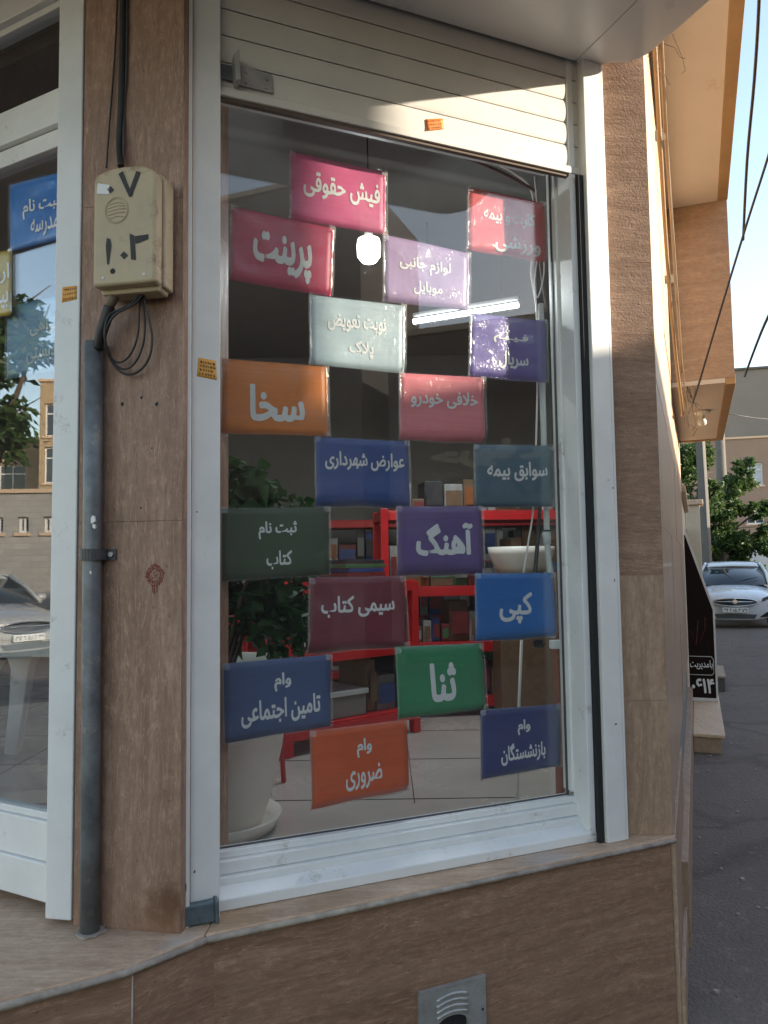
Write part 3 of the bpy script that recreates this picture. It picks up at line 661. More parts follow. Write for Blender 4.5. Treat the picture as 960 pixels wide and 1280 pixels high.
SIGNS = [
 ((363,189),(482,215),(482,293),(364,272),(220,98,146),[('فیش حقوقی',(.13,.94,.24,.62))],'bright pink sign, topmost in the window, tucked under the shutter'),
 ((289,258),(417,285),(415,370),(288,349),(206,72,106),[('پرینت',(.21,.79,.27,.86))],'crimson sign with one large word at the upper left of the window'),
 ((585,234),(681,254),(683,327),(584,312),(222,66,70),[('کارت و بیمه',(.2,.86,.24,.5)),('ورزشی',(.34,.93,.66,.94))],'red sign in the top right corner of the window beside dangling cables'),
 ((479,293),(587,316),(586,388),(480,376),(172,144,188),[('لوازم جانبی',(.18,.78,.25,.5)),('موبایل',(.34,.68,.62,.83))],'pale lavender sign just right of the lit round bulb'),
 ((387,368),(506,382),(506,466),(388,455),(186,206,214),[('نوبت تعویض',(.18,.79,.23,.48)),('پلاک',(.4,.66,.6,.84))],'pale grey blue sign with faint white writing above the dark plant reflection'),
 ((588,391),(682,401),(684,478),(586,470),(112,98,176),[('فـیـلـم',(.3,.76,.26,.42)),('سریال',(.37,.76,.56,.82))],'indigo and lavender sign at the right end of the lit tube'),
 ((278,448),(409,458),(411,545),(277,541),(236,136,56),[('سخا',(.25,.77,.34,.8))],'orange sign with one bold word on the left edge beside the amber sticker'),
 ((499,466),(605,472),(607,553),(500,549),(242,136,144),[('خلافی خودرو',(.13,.92,.25,.5))],'salmon pink sign with one line of writing below the tube light'),
 ((394,546),(510,552),(513,634),(395,632),(64,94,160),[('عوارض شهرداری',(.1,.95,.2,.46))],'mid blue sign with a long line of writing at its top edge'),
 ((592,556),(690,557),(692,633),(594,634),(68,108,128),[('سوابق بیمه',(.16,.93,.28,.58))],'dark teal sign against the white plastic pipe'),
 ((277,635),(411,634),(412,718),(278,727),(76,90,68),[('ثبت نام',(.33,.69,.2,.44)),('کتاب',(.4,.64,.62,.87))],'dark olive green sign over the leafy house plant'),
 ((496,633),(602,633),(604,718),(497,720),(114,90,150),[('آهنگ',(.21,.89,.26,.7))],'purple sign with one large word near the red rack top'),
 ((387,722),(505,720),(510,808),(386,818),(134,56,70),[('سیمی کتاب',(.12,.88,.26,.54))],'maroon sign hanging in front of the red metal rack'),
 ((594,717),(692,716),(697,797),(595,802),(44,120,200),[('کپی',(.29,.71,.3,.75))],'vivid light blue sign at the right edge above a cable clamp'),
 ((279,830),(413,818),(414,908),(281,930),(76,96,142),[('وام',(.46,.62,.19,.42)),('تامین اجتماعی',(.15,.9,.52,.84))],'slate blue sign above the cream plant pot, with two lines of writing'),
 ((494,809),(602,804),(608,885),(499,900),(58,146,100),[('ثنا',(.37,.67,.28,.8))],'green sign, the only bright green one in the window'),
 ((388,914),(509,900),(512,990),(390,1013),(232,98,44),[('وام',(.46,.62,.18,.42)),('ضروری',(.34,.72,.54,.84))],'bright orange sign with two lines, lowest in the window'),
 ((601,888),(699,880),(701,958),(602,975),(54,68,126),[('وام',(.46,.62,.2,.42)),('بازنشستگان',(.24,.81,.54,.84))],'navy blue sign in the lower right corner of the window'),
]
for k,(a,b,c,d,rgb,lines,label) in enumerate(SIGNS):
    q = [W.px(x,y,NP) for x,y in (a,b,c,d)]; ctr = sum(q, Vector())/4
    t = thing('paper_sign', label, 'sign', ctr, 'coloured service signs taped inside the shop window')
    fn = sheet_fn(W, (a,b,c,d), NP, 0.004, k+1, 0.022 if k in (7,8,13,12,16,11) else 0.008, (-1,1,0)[k%3])
    sheetmesh(fn, th=0.0005).build('paper', paper(rgb), t)
    mb = MB()
    for txt,bx in lines: lettering(mb, txt, fn, bx, 0.036 if txt in ('سخا','ثنا','آهنگ','پرینت') else 0.022, 0.0010)
    mb.build('lettering', MAT['ink_white'], t)
    rr = random.Random(k)
    f2 = lambda s,tt,h=0.0,fn=fn,rr=k: fn(s,tt,h+0.0045+0.0018*noise.noise(Vector((s*7+rr,tt*6,rr*2.2))))
    sheetmesh(f2, 24, 18, e=0.018, th=0.00025).build('plastic_sleeve', MAT['film'], t)
    tp = MB()
    for (s0,t0) in ((-.01,-.015),(.95,-.015)) if k%3 else ((-.01,.0),(.95,.0),(.96,.93)):
        V = [fn(s0+x*0.06, t0+y*0.085, 0.009) for x,y in ((0,0),(1,0.1),(1,1.0),(0,1))]+[fn(s0+x*0.06, t0+y*0.085, 0.0085) for x,y in ((0,0),(1,0.1),(1,1.0),(0,1))]
        MB().box8(V).build('tape', MAT['tape'], t)
    for sa,sb in ((-.016,0.0),(0.996,1.012)):
        ed = MB()
        for j in range(8): 
            a_,b_ = j/8, (j+1)/8; wv = 0.010*noise.noise(Vector((k,j*1.3,sa)))
            ed.add([fn(sa,a_,0.0094),fn(sb+wv,a_,0.0094),fn(sb+0.010*noise.noise(Vector((k,(j+1)*1.3,sa))),b_,0.0094),fn(sa,b_,0.0094)],[(0,1,2,3)])
        ed.build('sleeve_edge', MAT['tape'], t)

# signs behind the entrance door glass
ND = -0.022
def door_sign(corners, rgb, lines, label, ND=-0.022):
    q = [DOOR.px(x,y,ND) for x,y in corners]; t = thing('paper_sign', label, 'sign', sum(q, Vector())/4, 'coloured signs taped inside the door glass')
    fn = sheet_fn(DOOR, corners, ND, 0.003, len(label)); sheetmesh(fn, th=0.0005).build('paper', paper(rgb), t)
    mb = MB()
    for txt,bx in lines: lettering(mb, txt, fn, bx, 0.015, 0.002)
    mb.build('lettering', MAT['ink_white'], t)
    sheetmesh(lambda s,tt,h=0.0: fn(s,tt,h+0.0032), 20, 14, e=0.015, th=0.0003).build('plastic_sleeve', MAT['film'], t)
door_sign(((12,231),(118,204),(118,288),(12,314)), (20,120,205), [('پیش ثبت نام',(.17,.93,.3,.58)),('مدرسه',(.27,.6,.62,.9))], 'strong blue sign on the entrance door glass, above the tree reflection', ND=-0.004)
door_sign(((8,383),(112,361),(112,455),(8,474)), (120,175,215), [('گواهی',(.3,.66,.24,.48)),('کدپستی',(.26,.68,.58,.88))], 'pale sky blue sign low behind the entrance door glass')
door_sign(((-90,330),(14,312),(14,393),(-90,411)), (196,166,12), [('ارزی',(.7,.98,.2,.5)),('بیمه',(.74,.97,.58,.88))], 'yellow sign cut off at the edge of the entrance door glass', ND=-0.004)

# ------------------------------------------------------------------ stickers
def sticker(F, corners, n, mat, label, lines=3, seed=0):
    rr = random.Random(seed); t = thing('sticker', label, 'sticker', sum([F.px(x,y,n) for x,y in corners],Vector())/4, 'small orange advert stickers')
    fn = sheet_fn(F, corners, n, 0.0006, seed+11); sheetmesh(fn, 6, 5, th=0.0008).build('backing', mat, t)
    mb = MB()
    for j in range(lines):
        tt = 0.2+0.62*j/max(1,lines-1); x = 0.1
        while x < 0.86:
            wd = rr.uniform(0.05,0.15); hh = rr.uniform(0.04,0.09)
            V = [fn(x,tt-hh,0.0006),fn(x+wd,tt-hh*0.3,0.0006),fn(x+wd*0.9,tt+hh*0.5,0.0006),fn(x+wd*0.3,tt+hh,0.0006)]
            mb.add(V,[(0,1,2,3)]); x += wd+rr.uniform(0.01,0.06)
    mb.build('print', MAT['ink_dark'], t)
sticker(W, ((532,149),(554,148),(555,161),(534,163)), -0.0305, MAT['orange'], 'bright orange sticker on the bottom slat of the roller shutter', 3, 1)
sticker(W, ((248,447),(270,451),(271,475),(246,470)), 0.001, MAT['amber'], 'crooked amber sticker on the white post left of the window', 4, 2)
sticker(PIL, ((78,359),(96,357),(96,374),(77,378)), 0.005, MAT['amber'], 'faded amber sticker on the white door jamb by the meter box', 3, 3)

# ------------------------------------------------------------------ electric meter box on the pillar
BN = 0.105
def puz(x,y,n): return PIL.uz(x,y,n)
box = thing('meter_box', 'yellowed plastic meter box with stencilled digits on the left stone pillar', 'meter box', PIL.px(160,290,0.05))
ua, ub = puz(116,290,BN)[0], puz(194,290,BN)[0]
u0, u1 = min(ua,ub), max(ua,ub)
zT = puz(165,206,BN)[1]; zB = puz(155,355,BN)[1]
cu_, hw = (u0+u1)/2, (u1-u0)/2
def shp(e, drop=0.0):                       # outline with an arched top
    pts = [(cu_-hw-e, zB+drop),(cu_+hw+e, zB+drop)]
    for k in range(13):
        a = math.pi*k/12; x = math.cos(a); pts.append((cu_+(hw+e)*x*1.0, (zT-0.034)+0.034*(max(0,math.sin(a))**0.75)+e))
    return pts
MB().fprism(PIL, shp(0.004), 0.012, 0.062).build('case', MAT['box'], box, bevel=0.006, seg=3)
MB().fprism(PIL, shp(0.0), 0.0635, BN).build('cover', MAT['box'], box, bevel=0.009, seg=4)
MB().fprism(PIL, [(cu_-hw*0.9,zB-0.012),(cu_+hw*0.9,zB-0.012),(cu_+hw*0.97,zB+0.008),(cu_-hw*0.97,zB+0.008)], 0.02, 0.075).build('bottom_lip', MAT['box'], box, bevel=0.004)
mb = MB()
def onbox(px_quad):
    Q = [puz(x,y,BN+0.0012) for x,y in px_quad]
    return lambda s,t,h=0.0: PIL.p((1-t)*((1-s)*Q[0][0]+s*Q[1][0])+t*((1-s)*Q[3][0]+s*Q[2][0]), (1-t)*((1-s)*Q[0][1]+s*Q[1][1])+t*((1-s)*Q[3][1]+s*Q[2][1]), BN+0.0012+h)
dg_ = [('۷',((148,214),(176,212),(175,246),(148,247))),('۲',((162,291),(186,291),(184,325),(163,325))),('۱',((130,297),(140,297),(139,330),(131,330)))]
f = onbox(((148,214),(176,212),(175,246),(148,247)))
mb.add([f(0.0,0.1),f(0.2,0.0),f(0.66,0.95),f(0.5,1.0)],[(0,1,2,3)]).add([f(0.80,0.03),f(1.0,0.10),f(0.62,0.98),f(0.51,0.72)],[(0,1,2,3)])
f = onbox(((161,291),(186,291),(184,325),(162,325)))
mb.add([f(0.03,0.02),f(0.28,0.10),f(0.36,1.0),f(0.08,0.98)],[(0,1,2,3)]).add([f(0.305,0.12),f(0.98,0.05),f(1.0,0.22),f(0.55,0.36),f(0.33,0.40)],[(0,1,2,3,4)])
f = onbox(((130,297),(140,297),(139,331),(131,331)))
mb.add([f(0.35,0.0),f(0.8,0.06),f(0.95,0.3),f(0.62,1.0),f(0.35,0.98),f(0.2,0.3)],[(0,1,2,3,4,5)])
for (x,y,r) in ((138,237,4.6),(155,319,5.0)):
    f = onbox(((x-r,y-r),(x+r,y-r),(x+r,y+r),(x-r,y+r))); mb.add([f(.5,0),f(1,.5),f(.5,1),f(0,.5)],[(0,1,2,3)])
mb.build('digits', MAT['paint_black'], box)
_kz = puz(141,339,BN); MB().tube([PIL.p(_kz[0],_kz[1],BN-0.01), PIL.p(_kz[0],_kz[1],BN+0.0012)], 0.0068, 14).build('keyhole', MAT['rubber'], box)
f = onbox(((122,229),(137,231),(136,243),(121,242))); mb = MB(); mb.add([f(0,0),f(1,0),f(1,1),f(0,1)],[(0,1,2,3)]); mb.build('paper_label', MAT['plate'], box)
# embossed round emblem
ring = MB()
for rad in (0.032,0.029):
    pts = []
    cz = puz(146,263,BN)
    for k in range(29):
        a = 2*math.pi*k/28; pts.append(PIL.p(cz[0]+rad*math.cos(a), cz[1]+rad*math.sin(a)*1.05, BN+0.0003))
    ring.tube(pts, 0.0011, 6, cap=False)
for j in range(5):
    zz = -0.018+0.009*j; ww = math.sqrt(max(0,0.0275**2-zz*zz))*0.9
    ring.tube([PIL.p(cz[0]-ww, cz[1]+zz+0.003*math.sin(j), BN+0.0002), PIL.p(cz[0], cz[1]+zz+0.003, BN+0.0002), PIL.p(cz[0]+ww, cz[1]+zz-0.002, BN+0.0002)], 0.0013, 6)
ring.build('embossed_emblem', MAT['box'], box)
gx = 137
MB().tube([PIL.px(140,358,0.055), PIL.px(141,372,0.055), PIL.px(137,384,0.055)], [0.017,0.016,0.011], 16).build('cable_gland', plain('grey_brown_gland',(0.2,0.15,0.11,1),0.6), box)

# wiring
def curve(name, pts, r, mat, label, cat='cable', group=None, sub_=6, seg=8):
    pts = [Vector(p) for p in pts]; out = []
    for i in range(len(pts)-1):
        p0 = pts[max(0,i-1)]; p1 = pts[i]; p2 = pts[i+1]; p3 = pts[min(len(pts)-1,i+2)]
        for k in range(sub_):
            t = k/sub_; out.append(0.5*((2*p1)+(p2-p0)*t+(2*p0-5*p1+4*p2-p3)*t*t+(3*p1-p0-3*p2+p3)*t**3))
    out.append(pts[-1]); mb = MB().tube(out, r, seg)
    o = mb.build(name, mat); return tag(o, label, cat, group)
PP = lambda x,y,n=0.012: PIL.px(x,y,n)
curve('cable', [PP(154,-40),PP(153,60),PP(151,130),PP(149,178),PP(151,208,0.03)], 0.0085, MAT['cable'], 'thick black cable running down the left pillar into the meter box')
curve('cable', [PP(148,-40,0.008),PP(144,60,0.008),PP(138,140,0.008),PP(133,210,0.02)], 0.0024, MAT['cable'], 'thin black wire hanging beside the thick cable above the meter box')
curve('cable', [PP(159,-40,0.008),PP(158,80,0.008),PP(155,140,0.006),PP(154,208,0.02)], 0.003, MAT['cable_grey'], 'thin grey wire hugging the right side of the thick cable above the box')
curve('cable', [PP(137,383,0.055),PP(132,400,0.05),PP(127,415,0.045),PP(122,436,0.035)], 0.0145, MAT['cable'], 'stiff black sleeve joining the meter box to the steel conduit')
curve('cable', [PP(190,357,0.05),PP(170,376,0.055),PP(152,386,0.055),PP(136,395,0.06),PP(131,420,0.06),PP(140,452,0.03),PP(155,467,0.02),PP(172,465,0.02),PP(186,448,0.025),PP(190,420,0.03),PP(182,380,0.045),PP(178,364,0.05)], 0.0032, MAT['cable'], 'outermost of the three drooping black wire loops below the meter box', group='wire loops under the meter box')
curve('cable', [PP(186,358,0.055),PP(168,380,0.06),PP(146,392,0.06),PP(133,412,0.06),PP(134,440,0.035),PP(148,459,0.02),PP(163,459,0.02),PP(176,440,0.025),PP(181,410,0.035),PP(177,364,0.05)], 0.0028, MAT['cable'], 'middle one of the three drooping black wire loops below the meter box', group='wire loops under the meter box')
curve('cable', [PP(183,358,0.06),PP(160,384,0.06),PP(140,396,0.06),PP(132,422,0.055),PP(138,446,0.03),PP(150,453,0.02),PP(163,443,0.02),PP(172,420,0.03),PP(174,390,0.04),PP(176,362,0.05)], 0.0026, MAT['cable'], 'innermost and smallest drooping black wire loop below the meter box', group='wire loops under the meter box')

# conduit
rC = 0.44*abs(puz(104,800,0.03)[0]-puz(128,800,0.03)[0])
pt = thing('conduit_pipe', 'weathered blue grey steel conduit standing on the threshold in front of the left pillar', 'pipe', PIL.px(112,1178,0.03))
a_ = PIL.px(117,428,rC+0.006); b_ = PIL.px(112,1178,rC+0.006); b_.z = ZS
MB().tube([a_, a_.lerp(b_,0.3), a_.lerp(b_,0.7), b_], rC, 24).build('pipe', MAT['conduit'], pt)
zc_ = puz(117,693,0.05)[1]; ucl = puz(97,693,0.02)[0]; ucr = puz(137,693,0.02)[0]
cen = puz(115,693,0.03)[0]
cb = MB(); arc = []
for k in range(13):
    a = math.pi*k/12; arc.append((cen+(rC+0.004)*math.cos(a), (rC+0.006)+(rC+0.004)*math.sin(a)))
pts = [(cen+rC+0.028,0.003),(cen+rC+0.004,0.003)]+arc[0:]+[(cen-rC-0.004,0.003),(cen-rC-0.028,0.003)]
for i in range(len(pts)-1):
    (a0,n0),(a1,n1) = pts[i],pts[i+1]; d = Vector((a1-a0,n1-n0)); d.normalize(); o_ = Vector((-d.y,d.x))*-0.003
    V = []
    for z in (zc_-0.014,zc_+0.014):
        V += [PIL.p(a0,z,n0),PIL.p(a1,z,n1),PIL.p(a1+o_.x,z,n1-o_.y if False else n1+abs(o_.y)),PIL.p(a0+o_.x,z,n0+abs(o_.y))]
    cb.box8(V)
cb.build('clamp', MAT['cable_grey'], pt)
bl = MB()
for sx in (-1,1):
    u = cen+sx*(rC+0.017); bl.tube([PIL.p(u,zc_,0.003),PIL.p(u,zc_,0.014)],0.007,6)
bl.build('clamp_bolt', MAT['steel'], pt)
dp = MB()
rr = random.Random(5)
for (x,y,s_) in ((116,650,3.5),(117.5,658,2.6),(113,716,1.5)):
    p = PIL.px(x,y,2*rC+0.0065); q = PIL.p(0,0,0)
    k = 9; V = []
    uu,zz = PIL.uz(x,y,2*rC+0.007)
    for i in range(k):
        a = 2*math.pi*i/k; r = s_*0.002*rr.uniform(0.6,1.2); V.append((uu+r*math.cos(a)*0.8, zz+r*math.sin(a)*1.5))
    dp.fprism(PIL, V, 2*rC+0.002, 2*rC+0.0075)
dp.build('paint_splash', MAT['plate'], pt)
mt = MB(); k = 16; base = [(b_.x+ (rC+0.018*rr.uniform(0.3,1.2))*math.cos(2*math.pi*i/k), b_.y+(rC+0.018*rr.uniform(0.3,1.2))*math.sin(2*math.pi*i/k)) for i in range(k)]
mt.prism(base, ZS, ZS+0.006); mt.build('mortar_collar', MAT['mortar'], pt, bevel=0.003)

# lock bracket on the foot of the left post
br = thing('shutter_bracket', 'rusty blue grey steel bracket clasping the foot of the left window post', 'bracket', W.px(243,1145,0.0))
q = [W.uz(x,y,0.02) for x,y in ((216,1135),(270,1124),(272,1153),(216,1163))]
prof = []
MB().fprism(W, q, 0.003, 0.024).build('strap', MAT['bracket'], br, bevel=0.009, seg=4)
q2 = [W.uz(x,y,0.02) for x,y in ((268,1123),(273,1124),(274,1160),(269,1156))]
MB().fprism(W, q2, -0.02, 0.030).build('flange', MAT['bracket'], br, bevel=0.003)
q3 = [W.uz(x,y,0.01) for x,y in ((222,1104),(236,1102),(236,1172),(224,1172))]
MB().fprism(W, q3, 0.0008, 0.002).build('rust_plate', MAT['rust'], br)

# red stamp mark on the pillar
sm = MB(); cz = puz(194,719,0)
for j in range(3):
    pts = [PIL.p(cz[0]+(0.023-0.004*j+0.002*math.sin(5*a))*math.cos(a), cz[1]+(0.026-0.005*j+0.002*math.cos(4*a))*math.sin(a), 0.0006) for a in [2*math.pi*i/24 for i in range(25)]]
    sm.tube(pts, 0.0008, 4, cap=False)
_r = random.Random(2)
for _ in range(90):
    a = _r.uniform(0,6.28); r_ = 0.021*_r.gauss(1,0.13) if _r.random()<0.75 else 0.02*_r.random(); q_ = 0.0012*_r.uniform(0.4,1.6)
    cx_, cy_ = cz[0]+r_*math.cos(a), cz[1]+r_*1.1*math.sin(a)
    sm.fprism(PIL, [(cx_+q_*_r.uniform(.5,1.4)*math.cos(i*1.047), cy_+q_*1.3*_r.uniform(.5,1.4)*math.sin(i*1.047)) for i in range(6)], 0.0002, 0.0007)
for dx in (-0.006,0.002,0.007): sm.tube([PIL.p(cz[0]+dx,cz[1]-0.024,0.0006),PIL.p(cz[0]+dx*0.8,cz[1]-0.05+abs(dx),0.0006)],0.0009,4)
tag(sm.build('paint_mark', MAT['redstamp']), 'faded round red paint stamp low on the left stone pillar', 'paint mark')

# flue plate in the wall below the window
LW = Fr((-0.43,1.957), 65.5)
vt = thing('vent_plate', 'grey steel flue plate with louvres and dark hole under the window', 'vent', LW.px(566,1262,0.0))
q = [LW.uz(x,y,0.012) for x,y in ((526,1242),(607,1222))]
vu0, vu1 = q[0][0], q[1][0]; vz1 = 0.5*(q[0][1]+q[1][1]); vz0 = vz1-0.20; vc = (vu0+vu1)/2; vw = vu1-vu0
hole = []
hz_ = vz1-0.105; hr = vw*0.24
for k in range(17):
    a = math.pi*k/16; hole.append((vc-0.006+hr*math.cos(a), hz_+hr*0.55*math.sin(a)))
mb = MB()
bot = hz_-0.07
# plate built round the hole
outer_l = [(vu0,vz1),(vu0,vz0),(vc-0.006-hr,vz0),(vc-0.006-hr,hz_)]
mb.fprism(LW, [(vu0,vz0),(vc-0.006-hr,vz0),(vc-0.006-hr,vz1),(vu0,vz1)], 0.002, 0.012).fprism(LW, [(vc-0.006+hr,vz0),(vu1,vz0),(vu1,vz1),(vc-0.006+hr,vz1)], 0.002, 0.012)
mb.fprism(LW, hole+[(vc-0.006-hr,vz1),(vc-0.006+hr,vz1)], 0.002, 0.012).fprism(LW, [(vc-0.006-hr,vz0),(vc-0.006+hr,vz0),(vc-0.006+hr,bot),(vc-0.006-hr,bot)], 0.002, 0.012)
mb.build('plate', MAT['steel'], vt)
MB().fbox(LW, vu0-0.004, vu1+0.002, vz1+0.0005, vz1+0.004, 0.0015, 0.014).fbox(LW, vu0-0.005, vu0-0.0005, vz0, vz1, 0.0015, 0.014).build('rim', MAT['steel'], vt)
MB().fprism(LW, hole+[(vc-0.006-hr,bot),(vc-0.006+hr,bot)], 0.0012, 0.0018).build('hole', MAT['rubber'], vt)
for j in range(4):
    lo = MB(); zz = vz1-0.030-0.0155*j; pts = []
    for k in range(9):
        a = -1+2*k/8; pts.append(LW.p(vc-0.006+hr*1.0*a, zz+0.010*(1-a*a)+ (vz1*0), 0.0135))
    lo.tube(pts, 0.0048, 8); lo.build('louvre', MAT['steel'], vt)
MB().tube([LW.p(vu1-0.012,vz1-0.085,0.011),LW.p(vu1-0.012,vz1-0.085,0.0135)],0.0035,8).build('screw', MAT['rubber'], vt)

# ------------------------------------------------------------------ inside the shop
def foliage(mb, blobs, n, size, rnd, aspect=0.55, droop=0.3, shell=0.55):
    tot = sum(b[3]**2 for b in blobs)
    for (cx,cy,cz,r) in blobs:
        for _ in range(int(n*r*r/tot)):
            d = Vector((rnd.gauss(0,1),rnd.gauss(0,1),rnd.gauss(0,1)))
            if d.length < 1e-3: continue
            d.normalize(); rr = r*(shell+(1-shell)*rnd.random()**0.5)*(0.75+0.5*noise.noise(d*1.7+Vector((cx,cy,cz))))
            if rnd.random() < 0.25: rr *= rnd.random()
            p = Vector((cx,cy,cz)) + Vector((d.x*rr,d.y*rr,d.z*rr*0.85))
            t = Vector((rnd.gauss(0,1),rnd.gauss(0,1),rnd.gauss(0,0.6)-droop)).normalized()
            s_ = t.cross(Vector((rnd.gauss(0,1),rnd.gauss(0,1),rnd.gauss(0,1)))).normalized()
            L = size*rnd.uniform(0.6,1.3); w_ = L*aspect*0.5
            nn = t.cross(s_)*(L*0.12)
            mb.add([p, p+t*L*0.45+s_*w_+nn, p+t*L, p+t*L*0.45-s_*w_+nn], [(0,1,2),(0,2,3)])
px0, py0 = -0.60, 2.70
pp = thing('potted_plant', 'leafy green house plant in a tall cream pot on a saucer inside the window', 'plant', (px0,py0,ZS))
MB().lathe((px0,py0,ZS), [(0.0,0.0),(0.21,0.0),(0.235,0.045),(0.228,0.05),(0.205,0.012),(0.0,0.012)], 40).build('saucer', MAT['pot'], pp)
MB().lathe((px0,py0,ZS+0.013), [(0.0,0.0),(0.165,0.0),(0.175,0.03),(0.20,0.10),(0.235,0.25),(0.262,0.44),(0.27,0.52),(0.285,0.525),(0.285,0.55),(0.265,0.55),(0.255,0.50)], 40).build('pot', MAT['pot'], pp)
MB().lathe((px0,py0,ZS+0.5), [(0.0,0.0),(0.258,0.0)], 24).build('soil', MAT['soil'], pp)
rl = random.Random(11)
fb = MB(); foliage(fb, [(px0+0.1,py0,1.62,0.24),(px0+0.17,py0+0.05,1.35,0.2),(px0-0.1,py0+0.1,1.5,0.22),(px0+0.12,py0-0.02,1.78,0.14)], 520, 0.095, rl, 0.8, 0.4)
for (dx,dy) in ((0.27,0.05),(0.22,-0.05),(0.31,0.1)):
    z = 1.75
    while z > 1.15:
        foliage(fb, [(px0+dx,py0+dy,z,0.03)], 6, 0.045, rl, 0.7, 0.6); z -= 0.035
fb.build('foliage', MAT['leaf_in'], pp)
stm = MB()
for k in range(7):
    a = k*0.9; stm.tube([(px0+0.05*math.cos(a),py0+0.05*math.sin(a),ZS+0.5),(px0+0.1*math.cos(a)+0.05,py0+0.1*math.sin(a),1.4),(px0+0.2*math.cos(a)+0.08,py0+0.2*math.sin(a),1.62)], [0.009,0.007,0.003], 6)
stm.build('stem', MAT['bark'], pp)

def rack(name, label, o, az, L, D, H, shelves, post=0.045):
    F = Fr(o, az); 
    if F.n@(-F.o) < 0: F.n = -F.n
    t = thing(name, label, 'shelf rack', F.p(L/2,ZS,-D/2))
    for u in (0, L-post):
        for n in (0, -D+post): MB().fbox(F, u, u+post, ZS, ZS+H, n-post, n).build('upright', MAT['red'], t, bevel=0.003)
    for z in shelves:
        mb = MB().fbox(F, post+0.001, L-post-0.001, ZS+z-0.05, ZS+z, -0.03, -0.001).fbox(F, post+0.001, L-post-0.001, ZS+z-0.05, ZS+z, -D+0.001, -D+0.03)
        mb.fbox(F, 0.003, post-0.003, ZS+z-0.05, ZS+z-0.001, -D+post+0.001, -post-0.001).fbox(F, L-post+0.003, L-0.003, ZS+z-0.05, ZS+z-0.001, -D+post+0.001, -post-0.001)
        mb.fbox(F, 0.01, L-0.01, ZS+z+0.001, ZS+z+0.008, -D+0.012, -0.012)
        mb.build('shelf', MAT['red'], t, bevel=0.002)
    return F
ra = rack('metal_rack', 'low red metal rack behind the maroon sign holding a black printer', (-0.47,3.62), 50, 0.85, 0.42, 0.80, (0.12,0.47,0.80))
rb = rack('metal_rack', 'tall red metal rack of stationery deeper inside the shop', (-0.02,4.5), 82, 1.35, 0.4, 1.22, (0.1,0.42,0.75,1.2))
def goods(F, u0, u1, z, n0, n1, rnd, hmin, hmax, cols, kind):
    u = u0
    while u < u1-0.05:
        wd = rnd.uniform(0.05,0.14); h = rnd.uniform(hmin,hmax); c = rnd.choice(cols)
        nm, lb, cat = kind
        t = thing(nm, lb, cat, F.p(u+wd/2,z,(n0+n1)/2), 'goods on the red racks')
        MB().fbox(F, u, u+wd-0.006, z, z+h, n0+rnd.uniform(0,0.05), n1-rnd.uniform(0,0.05)).build('carton', c, t, bevel=0.003)
        MB().fbox(F, u+0.006, u+wd-0.014, z+h*0.2, z+h*0.75, n1-0.0001, n1+0.001).build('panel', rnd.choice(cols), t)
        u += wd
gc = [plain('goods_'+n, c, 0.45, var=0.2, vscale=30) for n,c in (('black',(0.03,0.03,0.035,1)),('grey',(0.16,0.16,0.16,1)),('blue',(0.03,0.06,0.2,1)),('orange',(0.25,0.08,0.02,1)),('white',(0.3,0.3,0.29,1)),('green',(0.05,0.14,0.06,1)),('brown',(0.15,0.09,0.05,1)),('maroon',(0.16,0.02,0.02,1)))]
rg = random.Random(21)
LB = ('stationery_box', 'small stationery box packed among others on the red racks', 'box')
goods(rb, 0.06, 1.27, ZS+0.758, -0.36, -0.05, rg, 0.1, 0.3, gc, LB); goods(rb, 0.06, 1.27, ZS+0.428, -0.36, -0.05, rg, 0.08, 0.26, gc, LB); goods(rb, 0.06, 1.27, ZS+0.108, -0.36, -0.05, rg, 0.08, 0.24, gc, LB)
for u,lb in ((0.86,'white kettle shaped canister with black mark, left of the pair on the tall rack'),(1.08,'white canister with black mark, right of the pair on the tall rack')):
    c = rb.p(u, ZS+1.209, -0.2); t = thing('canister', lb, 'canister', c, 'pair of canisters on the tall rack')
    MB().lathe(c, [(0,0),(0.045,0),(0.05,0.03),(0.05,0.10),(0.03,0.125),(0.03,0.14),(0,0.142)], 20).build('body', MAT['plate'], t)
    MB().tube([c+Vector((-0.028,0,0.135)), c+Vector((-0.02,0,0.165)), c+Vector((0.02,0,0.165)), c+Vector((0.028,0,0.135))], 0.006, 8).build('handle', MAT['dark'], t)
    MB().fbox(rb, u-0.02, u+0.02, ZS+1.209+0.035, ZS+1.209+0.085, -0.152, -0.147).build('mark', MAT['dark'], t, bevel=0.004)
# printer and boxes on the low rack
t = thing('printer', 'black office copier on the middle shelf of the low red rack', 'printer', ra.p(0.3,ZS+0.48,-0.2))
MB().fbox(ra, 0.07, 0.56, ZS+0.4785, ZS+0.73, -0.38, -0.045).build('body', MAT['dark'], t, bevel=0.012, seg=3)
MB().fbox(ra, 0.06, 0.57, ZS+0.585, ZS+0.60, -0.10, -0.040).build('tray', MAT['cable_grey'], t, bevel=0.003)
def flat_text(F, txt, u0, u1, z0, z1, n, mat, parent, name='lettering', bold=0.0):
    mb = MB(); lettering(mb, txt, lambda s,t_,h=0.0: F.p(u0+s*(u1-u0), z1+t_*(z0-z1), n+h), (0,1,0,1), bold); return mb.build(name, mat, parent)
flat_text(ra, 'copy', 0.10, 0.24, ZS+0.50, ZS+0.545, -0.0435, MAT['plate'], t)
t = thing('carton', 'low grey white carton on the bottom shelf of the low rack', 'box', ra.p(0.35,ZS+0.13,-0.2))
MB().fbox(ra, 0.14, 0.52, ZS+0.129, ZS+0.235, -0.38, -0.05).build('box', MAT['inwall'], t, bevel=0.004)
MB().fbox(ra, 0.13, 0.53, ZS+0.2355, ZS+0.262, -0.39, -0.04).build('lid', MAT['pvc'], t, bevel=0.004)
